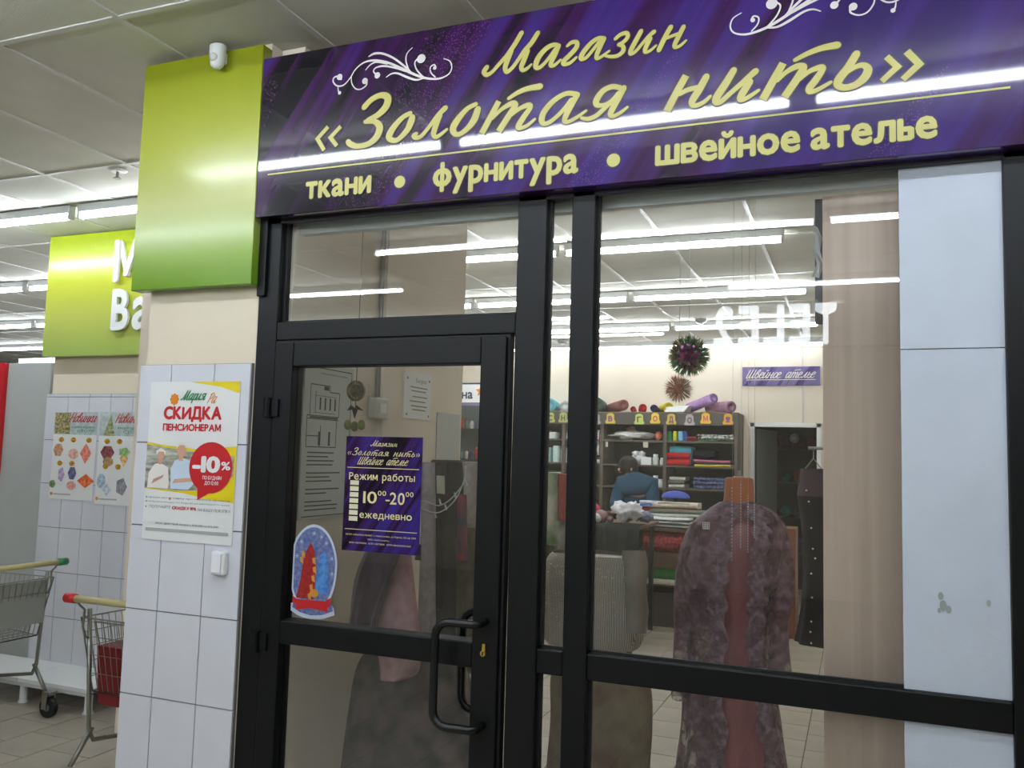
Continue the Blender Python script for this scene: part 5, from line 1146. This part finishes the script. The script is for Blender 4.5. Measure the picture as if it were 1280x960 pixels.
for nm, x, z, r, c in (('tail', 739, 628, .05, (170, 175, 165)), ('pink_stripe', 742, 636, .062, (206, 60, 92)), ('body', 750, 646, .078, (150, 112, 120)), ('paw', 763, 649, .035, (130, 100, 110)), ('head', 744, 650, .06, (196, 198, 196)), ('nose', 742, 655, .025, (60, 60, 66))):
    q = k_(x, z, KY+.2-(.06 if nm in ('head', 'nose') else 0)-(.05 if nm == 'nose' else 0)); MB().ell((q.x, q.y, max(q.z, kz+r*.85)), (r, r*.9, r*.85), 16, 10).build(nm, fmat(c), PT_, smooth=True)

# the person behind the tables
PY = 7.25
pr = [('pelvis', (783, 650), .13), ('belly', (786, 632), .15), ('chest', (797, 612), .17), ('neck', (790, 593), .06)]
hp = P(784, 585, Y=PY); ch = P(796, 613, Y=PY+.02); pv = Vector((ch.x-.0, PY+.12, .95))
vs = [pv, pv+Vector((0, -.02, .16)), Vector((ch.x, PY+.05, ch.z-.02)), Vector((ch.x-.03, PY, ch.z+.12)), hp+Vector((.035, .03, -.085)), hp]
rd = [.13, .125, .14, .09, .05, .088]
eg = [(0, 1), (1, 2), (2, 3), (3, 4), (4, 5)]
for s in (-1, 1):
    n0 = len(vs); sh = Vector((ch.x+.17*s, PY+.02, ch.z+.08))
    vs += [sh, sh+Vector((.05*s, -.12, -.24)), sh+Vector((-.03*s, -.36, -.30)), sh+Vector((-.05*s, -.44, -.30))]; rd += [.065, .05, .036, .03]; eg += [(3, n0), (n0, n0+1), (n0+1, n0+2), (n0+2, n0+3)]
    for f_ in range(5):
        b0 = len(vs); base = sh+Vector((-.05*s+(f_-2)*.016, -.47, -.30)); vs += [base, base+Vector((0, -.035-.01*(f_ == 2), -.005)), base+Vector((0, -.06-.012*(f_ == 2), -.02))]; rd += [.0095, .009, .007]; eg += [(n0+3, b0), (b0, b0+1), (b0+1, b0+2)]
    n1 = len(vs); hpv = pv+Vector((.085*s, 0, -.05)); vs += [hpv, Vector((hpv.x+.01*s, hpv.y-.03, .5)), Vector((hpv.x+.01*s, hpv.y+.02, .08)), Vector((hpv.x+.01*s, hpv.y-.12, .035))]; rd += [.095, .065, .042, .035]; eg += [(0, n1), (n1, n1+1), (n1+1, n1+2), (n1+2, n1+3)]
def skin_obj(name, vs, eg, rd, mt, parent, label=None, cat=None, sub=2, root=0):
    o0 = origin(parent) if parent is not None else Vector((vs[0].x, vs[0].y, 0))
    me = bpy.data.meshes.new(name); me.from_pydata([tuple(v-o0) for v in vs], eg, []); me.materials.append(mt)
    o = bpy.data.objects.new(name, me); C.objects.link(o)
    if parent is not None: o.parent = parent
    else: o.location = o0
    md = o.modifiers.new('skin', 'SKIN'); md.use_smooth_shade = True
    for i, d_ in enumerate(me.skin_vertices[0].data): d_.radius = (rd[i], rd[i]); d_.use_root = (i == root)
    s_ = o.modifiers.new('sub', 'SUBSURF'); s_.levels = s_.render_levels = sub
    return tag(o, label, cat)
PE = empty('person', (pv.x, pv.y, 0), 'person in a teal blue sweater with dark hair bending behind the tables', 'person')
skin_obj('body', vs, eg, rd, mat('skin', (196, 150, 126), .6), PE)
k3 = [0, 1, 2, 3]+[i for i in range(6, len(vs))]
sv, sr, se = list(vs[:4])+[vs[3].lerp(vs[4], .8), vs[0]-Vector((0, 0, .1))], [.18, .19, .22, .17, .085, .17], [(0, 1), (1, 2), (2, 3), (3, 4), (0, 5)]
for s in (-1, 1):
    sh = Vector((ch.x+.17*s, PY+.02, ch.z+.08)); n0 = len(sv); sv += [sh, sh+Vector((.05*s, -.12, -.24)), sh+Vector((-.03*s, -.34, -.295))]; sr += [.10, .078, .058]; se += [(3, n0), (n0, n0+1), (n0+1, n0+2)]
skin_obj('sweater', sv, se, sr, mat('teal_sweater', (16, 62, 88), .9, var=.1, vscale=30, bump=.4, bscale=60), PE)
mb = MB().ell(hp+Vector((.008, .02, .02)), (.115, .122, .128), 20, 12, lambda d: 1 if d.y > -.35 or d.z > .35 else .80); mb.build('hair', mat('dark_hair', (26, 22, 22), .6, bump=.4, bscale=80), PE, smooth=True)
fx = hp+Vector((-.055, -.055, -.01))
MB().ell(fx+Vector((-.022, -.022, -.01)), (.014, .014, .02), 8, 6).build('nose', MATS['skin'], PE, smooth=True)
for s in (-1, 1): MB().ell(fx+Vector((-.01-.012*s, -.01+.016*s, .02)), (.009, .009, .007), 8, 6).build('eye', M['ink'], PE, smooth=True)
MB().ell(fx+Vector((-.012, -.012, -.045)), (.014, .014, .006), 8, 6).build('mouth', mat('lips', (160, 80, 76), .5), PE, smooth=True)
for s in (-1, 1): MB().ell(hp+Vector((.06*s, .045*-s, -.01)), (.012, .016, .026), 8, 6).build('ear', MATS['skin'], PE, smooth=True)
MB().box((hp.x-.15, hp.y-.01, 0), (hp.x-.14, hp.y, .01)) if False else None

# ================================================================== MANNEQUINS
def loft(name, prof, mt, parent, n=40, fold=0, nf=9, seed=0, closed=True, cap=True, **kw):
    """prof: (z, cx, cy, rx, ry); folds grow downwards"""
    rg = []; z0, z1 = prof[0][0], prof[-1][0]
    for z, cx, cy, rx, ry in catmull(prof, 5):
        t = abs(z-z0)/max(1e-6, abs(z1-z0)); r_ = []
        for j in range(n):
            a = 2*math.pi*j/n
            f_ = 1+fold*t*(math.sin(nf*a+seed)+.5*math.sin((nf*1.7)*a+seed*2+t*2))+fold*.4*noise.noise(Vector((math.cos(a)*2+seed, math.sin(a)*2, z*4)))
            r_.append((cx+rx*math.cos(a)*f_, cy+ry*math.sin(a)*f_, z))
        rg.append(r_)
    return MB().rings(rg, cap, cap).build(name, mt, parent, smooth=True, **kw)
def lace_mat(name, col, col2, dens=.62, scale=22):
    m = bpy.data.materials.new(name); m.use_nodes = True; nt = m.node_tree; N = nt.nodes; L = nt.links; b = N['Principled BSDF']; out = N['Material Output']
    tc = N.new('ShaderNodeTexCoord')
    n = N.new('ShaderNodeTexNoise'); n.inputs['Scale'].default_value = scale; n.inputs['Detail'].default_value = 4; L.new(tc.outputs['Object'], n.inputs[0])
    r = N.new('ShaderNodeValToRGB'); r.color_ramp.elements[0].position = .42; r.color_ramp.elements[1].position = .62; r.color_ramp.elements[0].color = (*lin(col), 1); r.color_ramp.elements[1].color = (*lin(col2), 1)
    L.new(n.outputs[0], r.inputs[0]); L.new(r.outputs[0], b.inputs['Base Color']); b.inputs['Roughness'].default_value = .7
    n2 = N.new('ShaderNodeTexNoise'); n2.inputs['Scale'].default_value = scale*.45; n2.inputs['Detail'].default_value = 6; L.new(tc.outputs['Object'], n2.inputs[0])
    mr = N.new('ShaderNodeMapRange'); mr.inputs[1].default_value = .40; mr.inputs[2].default_value = .56; mr.inputs[3].default_value = dens-.25; mr.inputs[4].default_value = min(1, dens+.35); L.new(n2.outputs[0], mr.inputs[0])
    L.new(mr.outputs[0], b.inputs['Alpha'])
    bp = N.new('ShaderNodeBump'); bp.inputs['Strength'].default_value = .6; bp.inputs['Distance'].default_value = .01; L.new(n.outputs[0], bp.inputs['Height']); L.new(bp.outputs[0], b.inputs['Normal'])
    return m
MY = 1.2
cx = lambda xl, xr, y, Y=MY: ((P(xl, y, Y=Y).x+P(xr, y, Y=Y).x)/2, (P(xr, y, Y=Y).x-P(xl, y, Y=Y).x)/2, P((xl+xr)/2, y, Y=Y).z)
DM = empty('mannequin_in_dress', (P(920, 800, Y=MY).x, MY, 0), 'headless tan mannequin in a long mauve lace dress and robe behind the big pane', 'mannequin')
nx, nr, nz = cx(905, 943, 620); nt_ = P(924, 597, Y=MY).z
tan = mat('mannequin_skin', (186, 104, 60), .55, var=.06, vscale=12)
loft('neck', [(nz-.10, nx, MY, nr*1.15, .06), (nz, nx, MY, nr, .05), (nt_-.012, nx, MY, nr*.93, .048), (nt_, nx, MY, nr*.8, .042)], tan, DM)
MB().tube([(nx, MY, nt_), (nx, MY, nt_+.006)], .024, 16).build('neck_cap', mat('cap_cream', (216, 180, 150), .5), DM)
MB().tube([(nx, MY, nt_+.006), (nx, MY, nt_+.03)], .006, 8).build('hanging_hook', M['steel'], DM)
MB().tube([(nx, MY, .03), (nx, MY, .8)], .014, 10).build('stand_pole', M['steel'], DM)
MB().tube([(nx, MY, 0), (nx, MY, .02), (nx, MY, .035)], [.17, .17, .05], 24).build('stand_base', M['black'], DM)
def prof(rows, dep, Y=MY):
    o = []
    for (xl, xr, y), d_ in zip(rows, dep):
        c_, r_, z_ = cx(xl, xr, y, Y); o.append((z_, c_, Y, r_, d_))
    return o
satin_p = mat('pink_satin', (150, 82, 94), .32, var=.2, vscale=5, sheen=.4, stretch=(3, 3, .6))
inner = prof([(903, 948, 634), (884, 962, 652), (872, 966, 690), (880, 962, 740), (892, 952, 780), (880, 962, 840), (872, 970, 920), (868, 974, 1000)], [.06, .10, .125, .12, .10, .12, .15, .17])
inner.append((.12, inner[-1][1], MY, inner[-1][3]*1.1, .19))
loft('satin_underdress', inner, satin_p, DM, fold=.05, nf=7, seed=1)
robe_m = lace_mat('mauve_lace', (104, 74, 88), (142, 112, 132), .62, 30)
outer = prof([(900, 950, 628), (880, 972, 642), (860, 984, 664), (852, 980, 700), (854, 972, 740), (862, 962, 790), (856, 968, 850), (852, 978, 920), (846, 984, 1000)], [.07, .12, .15, .16, .155, .14, .16, .185, .2])
outer.append((.09, outer[-1][1], MY, outer[-1][3]*1.08, .21))
# robe: open down the front, thicker lace on both borders
rg = []; n = 44
for z, c_, cy_, rx, ry in catmull(outer, 6):
    t = (outer[0][0]-z)/1.5; r_ = []
    gap = .12+.30*max(0, min(1, t*1.3))
    for j in range(n+1):
        a = -math.pi/2+.30+gap*1.5+(2*math.pi-gap*1.5-.36)*j/n+ .05*noise.noise(Vector((j*.3, z*6, 1)))
        f_ = 1+.05*t*math.sin(8*a+1)+.04*noise.noise(Vector((math.cos(a)*2, math.sin(a)*2, z*6)))
        r_.append((c_+rx*math.cos(a)*f_, cy_+ry*math.sin(a)*f_, z))
    rg.append(r_)
MB().rings(rg, False, False, False).build('lace_robe', robe_m, DM, smooth=True)
bord = MB(); bl = [r_[-1] for r_ in rg]; br = [r_[0] for r_ in rg]
for e, sg in ((bl, 1), (br, -1)):
    q_ = [[(p[0]-.045*sg+.012*math.sin(i*1.9), p[1]-.012, p[2]), (p[0]-.01*sg, p[1]-.022, p[2]), (p[0]+(.020+.010*math.sin(i*1.3))*sg, p[1]-.014, p[2])] for i, p in enumerate(e)]
    bord.rings(q_, False, False, False)
bord.build('lace_border', lace_mat('mauve_border', (112, 84, 100), (150, 124, 144), .8, 44), DM, smooth=True)
# shoulder collar and sleeves
cl = MB(); rr_ = []
for i in range(25):
    a = -math.pi/2+.25+(2*math.pi-.5)*i/24; w1 = 1+.07*math.sin(i*2.1)
    rr_.append([(nx+.062*math.cos(a), MY+.055*math.sin(a), nz-.02), (nx+.09*w1*math.cos(a), MY+.085*math.sin(a), nz-.045), (nx+.15*w1*math.cos(a), MY+.12*w1*math.sin(a), nz-.09)])
cl.rings(rr_, False, False, False).build('lace_collar', MATS.get('x') or bpy.data.materials['mauve_border'], DM, smooth=True)
def sleeve(rows, wid, Yo, dep):
    rg = []
    for (x, y), w_, dy in zip(rows, wid, dep):
        q = P(x, y, Y=Yo); rg.append((q.z, q.x, MY+dy, w_, w_*.9))
    return rg
slv = [(z, a, b, c, d) for z, a, b, c, d in sleeve([(966, 655), (974, 690), (978, 740), (976, 780), (977, 815), (979, 846)], [.045, .055, .05, .036, .04, .048], MY, [0, 0, -.03, -.05, -.07, -.08])]
loft('sleeve', slv, robe_m, DM, n=20, fold=.10, nf=5, seed=4, cap=False)
slv = [(z, a, b, c, d) for z, a, b, c, d in sleeve([(876, 655), (864, 690), (859, 740), (858, 790), (857, 830), (857, 870)], [.045, .05, .05, .045, .045, .05], MY, [0, 0, -.02, -.03, -.04, -.05])]
loft('sleeve', slv, robe_m, DM, n=20, fold=.10, nf=5, seed=6, cap=False)
q = P(882, 657, Y=MY-.17); TG_ = empty('x', q, '', '') if False else None
tg_ = MB(); f_ = Frame((q.x, q.y, q.z)); tg_.box((q.x-.012, q.y, q.z-.014), (q.x+.016, q.y+.001, q.z+.014)); t1 = tg_.build('price_tag', M['white'], DM)
mb = MB(); [rect(mb, f_, -.009+.009*i, -.01+.008*j, -.004+.009*i, -.005+.008*j, .0008) for i in range(3) for j in range(3)]; mb.build('tag_print', M['ink'], t1)
# beaded threads hanging before the dress
for i, (x, y0, y1) in enumerate(((915, 610, 700), (926, 606, 684), (935, 620, 690), (943, 606, 672))):
    a, b = P(x, y0, Y=.75), P(x, y1, Y=.75)
    r_ = empty('bead_thread', (b.x, b.y, b.z), 'silvery beaded thread hanging before the mannequin neck, '+('leftmost', 'second from left', 'third from left', 'rightmost')[i], 'bead string', 'beaded threads before the dress')
    MB().tube([(a.x, a.y, CZ), b], .0005, 4).build('thread', M['lgrey'], r_)
    mb = MB()
    for k in range(22):
        z = b.z+(a.z-b.z)*k/21; mb.ell((a.x, a.y, z), (.0022, .0022, .0026), 6, 4)
    mb.build('beads', mat('bead', (220, 224, 226), .15, spec=.8), r_, smooth=True, kind='stuff')

# silver sequin skirt on a hip form
HY = 1.0
HFm = empty('skirt_form', (P(748, 780, Y=HY).x, HY, 0), 'waist form wearing a short silver sequin skirt left of the purple dress', 'mannequin')
hc = lambda xl, xr, y: cx(xl, xr, y, HY)
def hprof(rows, dep):
    o = []
    for (xl, xr, y), d_ in zip(rows, dep):
        c_, r_, z_ = hc(xl, xr, y); o.append((z_, c_, HY, r_, d_))
    return o
sq = bpy.data.materials.new('silver_sequin'); sq.use_nodes = True; nt = sq.node_tree; N = nt.nodes; L = nt.links; b = N['Principled BSDF']
tc = N.new('ShaderNodeTexCoord'); wv = N.new('ShaderNodeTexWave'); wv.inputs['Scale'].default_value = 55; wv.inputs['Distortion'].default_value = 1.2; wv.bands_direction = 'X'; L.new(tc.outputs['Object'], wv.inputs[0])
vo = N.new('ShaderNodeTexVoronoi'); vo.inputs['Scale'].default_value = 160; L.new(tc.outputs['Object'], vo.inputs[0])
r = N.new('ShaderNodeValToRGB'); r.color_ramp.elements[0].color = (*lin((120, 114, 104)), 1); r.color_ramp.elements[1].color = (*lin((214, 210, 200)), 1); L.new(wv.outputs[0], r.inputs[0]); L.new(r.outputs[0], b.inputs['Base Color'])
bp = N.new('ShaderNodeBump'); bp.inputs['Strength'].default_value = .9; bp.inputs['Distance'].default_value = .004; L.new(vo.outputs['Distance'], bp.inputs['Height']); L.new(bp.outputs[0], b.inputs['Normal'])
b.inputs['Metallic'].default_value = .3; b.inputs['Roughness'].default_value = .35
loft('sequin_skirt', hprof([(692, 800, 692), (684, 806, 705), (682, 806, 740), (684, 805, 780), (684, 800, 800), (690, 790, 808)], [.13, .15, .16, .16, .15, .14]), sq, HFm, n=64, fold=.035, nf=11, seed=2, cap=False)
mb = MB(); pts = [(700, 692), (735, 690), (772, 694), (806, 683), (808, 700), (805, 735), (808, 780), (806, 795), (790, 799), (776, 770), (778, 730), (775, 700)]
q_ = [[P(x0_, y_, Y=HY-.10), P(x1_, y_, Y=HY-.155), P(x2_, y_, Y=HY-.09), P(x2_+3, y_, Y=HY-.02)] for y_, x0_, x1_, x2_ in ((688, 777, 790, 804), (705, 779, 792, 807), (735, 779, 793, 805), (765, 780, 794, 808), (792, 781, 793, 805))]
mb.rings(q_, False, False, False).build('draped_panel', mat('grey_lame', (150, 144, 138), .45, metal=.3, var=.15, vscale=8), HFm, smooth=True)
loft('form_body', hprof([(694, 798, 696), (690, 800, 740), (690, 790, 810), (700, 785, 822)], [.12, .13, .12, .1]), mat('form_brown', (90, 66, 44), .5, vscale=20, col2=(60, 44, 30)), HFm, n=32)
mb = MB()
for i in range(90):
    a = -math.pi*random.random(); z = hc(690, 800, 705+80*random.random()**2.2)[2]; c_, r_, _ = hc(684, 806, 740)
    p = Vector((c_+(r_+.002)*math.cos(a), HY+.165*math.sin(a), z)); mb.ell(p, (.0035, .0035, .0035), 6, 4)
mb.build('crystals', mat('crystal', (250, 250, 250), .05, spec=1, metal=.3), HFm, smooth=True, kind='stuff')
bx_ = hprof([(700, 790, 826), (690, 812, 850), (690, 815, 900), (686, 812, 960), (684, 812, 1010)], [.11, .14, .15, .15, .16]); bx_.append((.02, bx_[-1][1], HY, bx_[-1][3], .17))
loft('draped_plinth', bx_, mat('beige_drape', (140, 130, 104), .8, vscale=7, col2=(112, 84, 68)), None, n=48, fold=.03, nf=9, seed=3, loc=(P(748, 780, Y=HY).x, HY, .02), label='plinth draped in beige cloth under the silver skirt', cat='plinth')

# dark studded dress hanging near the wooden board
NY = 2.9
NDr = empty('studded_dress', (P(1010, 700, Y=NY).x, NY, .5), 'long black dress with sparkling studs hanging beside the wooden board', 'dress')
rows_ = [(1000, 1034, 590), (997, 1040, 620), (1002, 1046, 660), (1004, 1048, 720), (1000, 1054, 770), (994, 1060, 803)]
dk = [(z_, c_, NY, r_, d_) for (c_, r_, z_), d_ in zip([cx(a, b, y, NY) for a, b, y in rows_], [.05, .09, .1, .11, .14, .17])]
loft('skirt_part', dk, mat('black_velvet', (18, 15, 26), .8, spec=.2), NDr, n=36, fold=.06, nf=7, seed=5, cap=False)
loft('purple_top', [(dk[0][0]+.02, dk[0][1], NY, dk[0][3]*.95, .055), (dk[1][0]-.0, dk[1][1], NY, dk[1][3]*1.04, .1)], mat('plum_cloth', (70, 42, 66), .7), NDr, n=24, cap=False)
for i, (x, y) in enumerate(((1011, 627), (1014, 660), (1016, 686), (1019, 698), (1014, 717), (1015, 747), (1014, 777), (1013, 790), (1014, 804), (1008, 613))):
    q = P(x, y, Y=NY-.15); MB().ell(q, (.006, .004, .006), 8, 5).build('stud', MATS['crystal'], NDr, smooth=True)
hz = dk[0][0]
MB().tube([(dk[0][1]-.06, NY, hz), (dk[0][1], NY, hz+.08), (dk[0][1]+.06, NY, hz)], .005, 6).tube([(dk[0][1], NY, hz+.08), (dk[0][1], NY, hz+.14)], .003, 6).build('hanger', M['steel'], NDr)
RK = empty('wall_rack', (dk[0][1]+.3, NY, 0), 'steel rail on a floor post carrying the studded dress behind the wooden board', 'rack')
MB().tube([(dk[0][1]-.03, NY, hz+.14), (.45, NY, hz+.14), (.5, NY, hz+.12), (.5, NY, 0)], .01, 10).build('rail', M['steel'], RK, smooth=True)
# brown stool / cabinet glimpsed right of the dress
a, b = P(968, 660, Y=6.3), P(1001, 710, Y=6.3); box('wooden_chest', (a.x-.25, 6.3, 0), (b.x-.05, 6.7, a.z), mat('chest_brown', (112, 66, 40), .5), label='brown wooden chest on the floor behind the dress sleeve', cat='chest', bevel=.005)
rt = P(1000, 690, Y=6.0)

# ================================================================== GARMENTS behind the door
GYd = .75
RR = empty('garment_rack', (-1.7, .98, 0), 'metal garment rack carrying dark clothes behind the door glass', 'rack')
ra, rb2 = P(535, 577, Y=.98), P(604, 582, Y=.98)
MB().tube([(ra.x-.02, .98, ra.z-.03), (rb2.x+.05, .98, ra.z-.03)], .012, 10).build('rail', M['steel'], RR, smooth=True)
for x in (ra.x-.01, rb2.x+.03):
    MB().tube([(x, .98, .02), (x, .98, ra.z-.03)], .012, 10).build('post', M['steel'], RR, smooth=True); MB().tube([(x, .75, .02), (x, 1.2, .02)], .015, 10).build('foot', M['black'], RR, smooth=True)
def hung(name, xl, xr, y0, y1, Y, col, label, cat, seed, th=.06, topk=.75, fold=.12, nf=6, parent=None, rows=None, mt=None):
    rows = rows or [(xl+(xr-xl)*.5*(1-topk), xr-(xr-xl)*.5*(1-topk), y0), (xl, xr, y0+(y1-y0)*.06), (xl, xr, y0+(y1-y0)*.5), (xl-1, xr+1, y1)]
    pf_ = [(z_, c_, Y, r_, th) for c_, r_, z_ in [cx(a, b, y, Y) for a, b, y in rows]]
    return loft(name, pf_, mt or fmat(col), parent, n=36, fold=fold, nf=nf, seed=seed, **({} if parent is not None else dict(loc=(pf_[0][1], Y, pf_[-1][0]), label=label, cat=cat)))
CT = empty('dark_coat', (P(560, 700, Y=.96).x, .96, .4), 'black coat with a white price tag hanging behind the door glass', 'coat')
hung('coat_body', 540, 582, 575, 840, .93, (22, 24, 28), '', '', 3, .09, parent=CT)
hung('sleeve', 541, 554, 582, 760, .86, (26, 27, 30), '', '', 5, .05, parent=CT)
q = P(551, 605, Y=.79); MB().bbox8([(q.x-.018, q.y, q.z-.04), (q.x+.02, q.y, q.z-.042), (q.x+.02, q.y+.002, q.z-.042), (q.x-.018, q.y+.002, q.z-.04), (q.x-.022, q.y, q.z+.035), (q.x+.016, q.y, q.z+.035), (q.x+.016, q.y+.002, q.z+.035), (q.x-.022, q.y+.002, q.z+.035)]).build('price_tag', mat('tag_beige', (170, 168, 150), .6), CT)
hung('grey_scarf', 528, 543, 578, 860, .80, (170, 164, 168), 'pale grey scarf hanging left of the black coat', 'scarf', 7, .04)
hung('pale_blouse', 577, 599, 577, 690, .98, (170, 160, 158), 'pale pinkish blouse hanging right of the black coat', 'blouse', 8, .07)
hung('brown_garment', 573, 598, 660, 860, .9, (58, 46, 34), 'dark brown patterned garment hanging below the pale blouse', 'garment', 9, .06, mt=mat('brown_pattern', (44, 34, 26), .8, vscale=14, col2=(84, 70, 46)))
hung('red_blue_scarf', 572, 583, 618, 700, .82, (46, 60, 90), 'narrow blue and red patterned scarf on the dark coat', 'scarf', 10, .02, mt=mat('rb_pattern', (36, 50, 84), .8, vscale=9, col2=(150, 40, 44)))
# string of small lights draped over the coat
gp = [P(x, y, Y=.76) for x, y in ((582, 582), (581, 600), (574, 612), (562, 625), (548, 632), (534, 627), (526, 626))]; gp2 = [P(x, y, Y=.75) for x, y in ((581, 598), (572, 620), (560, 634), (546, 641), (530, 637), (524, 632))]
LS = empty('light_string', gp[3], 'white wire light string looped over the dark coat', 'light string')
mb = MB(); mb.tube(catmull([tuple(p) for p in gp], 4), .0028, 6); mb.tube(catmull([tuple(p) for p in gp2], 4), .0028, 6); mb.build('wire', mat('wire_white', (190, 194, 190), .4), LS, smooth=True)
for x, y in ((582, 603), (556, 633), (543, 643), (568, 618), (549, 626)):
    q = P(x, y, Y=.74); MB().tube([q+Vector((0, 0, .008)), q+Vector((.008, 0, -.014))], [.003, .0045], 6).build('bulb', MATS['wire_white'], LS)
# pink shawl with violet scarf on a thin pole
hung('pink_shawl', 470, 524, 640, 845, .34, (176, 140, 146), 'dusty pink cloth hanging behind the purple poster', 'cloth', 12, .05, rows=[(478, 504, 640), (474, 512, 690), (473, 517, 740), (472, 524, 800), (476, 522, 836), (478, 505, 848)], fold=.08, nf=5)
hung('violet_scarf', 440, 500, 660, 800, .25, (84, 60, 92), 'dark violet scarf slung beside the dusty pink cloth', 'scarf', 13, .04, rows=[(476, 502, 655), (458, 500, 690), (446, 486, 725), (440, 470, 770), (436, 466, 800)], fold=.14, nf=8, mt=mat('violet_sheen', (74, 52, 78), .45, var=.35, vscale=4, stretch=(9, 9, .6), sheen=.4))
DP = empty('display_pole', (P(497, 880, Y=.43).x,   .43, 0), 'thin white pole under the dusty pink cloth', 'pole')
q = P(497, 880, Y=.43); MB().tube([(q.x,   .43, .02), (q.x, .43, P(490, 650, Y=.43).z)], .007, 8).build('pole_tube', M['white'], DP, smooth=True); MB().tube([(q.x,   .43, 0), (q.x,   .43, .02)], .13, 20).build('pole_base', M['white'], DP)
hung('flowered_skirt', 440, 592, 852, 1100, .50, (50, 44, 46), 'long dark skirt with a faint flower pattern behind the lower door pane', 'skirt', 14, .10, rows=[(462, 572, 815), (446, 588, 845), (438, 594, 900), (430, 600, 970), (424, 606, 1060)], fold=.05, nf=7, mt=mat('flower_dark', (26, 24, 26), .85, spec=.2, vscale=11, col2=(92, 76, 78), detail=1))
hung('olive_cloth', 521, 541, 681, 700, .80, (76, 84, 56), '', '', 16, .03, parent=CT)  # separate olive cloth grouped under the coat, not attached to it
hung('grey_wrap', 570, 596, 846, 1000, .62, (110, 106, 96), 'grey shiny wrap hanging behind the door handle', 'wrap', 18, .05, mt=mat('wrap', (92, 88, 74), .35, var=.3, vscale=6, stretch=(8, 8, .7)))
# clothes in the narrow pane
hung('brown_scarf', 671, 686, 590, 740, 2.9, (70, 56, 44), 'brown scarf hanging at the left of the narrow pane', 'scarf', 20, .08)
hung('white_green_wrap', 682, 700, 590, 680, 2.92, (196, 204, 190), 'white and green cloth hanging in the narrow pane', 'cloth', 21, .1, mt=mat('white_green', (190, 196, 184), .8, vscale=5, col2=(84, 120, 80)))
hung('red_cloth', 699, 711, 592, 650, 2.95, (150, 60, 60), 'dull red cloth seen through the narrow pane', 'cloth', 22, .08)
hung('grey_print_cloth', 692, 714, 645, 760, 3.0, (120, 122, 126), 'grey blotched cloth low in the narrow pane', 'cloth', 23, .1, mt=mat('grey_blotch', (150, 150, 150), .8, vscale=6, col2=(60, 66, 70)))
RN = empty('scarf_rail', (P(690, 590, Y=2.9).x, 2.9, 0), 'steel rail stand with the scarves seen through the narrow pane', 'rack')
a, b = P(671, 588, Y=2.9), P(714, 588, Y=2.9); MB().tube([(a.x-.1, 2.9, 0), (a.x-.1, 2.9, a.z), (b.x+.15, 2.9, a.z), (b.x+.15, 2.9, 0)], .012, 8).build('rail', M['steel'], RN)
hung('beige_drape', 694, 713, 842, 1020, 1.3, (128, 118, 92), 'beige cloth hanging low behind the narrow pane', 'cloth', 24, .07)
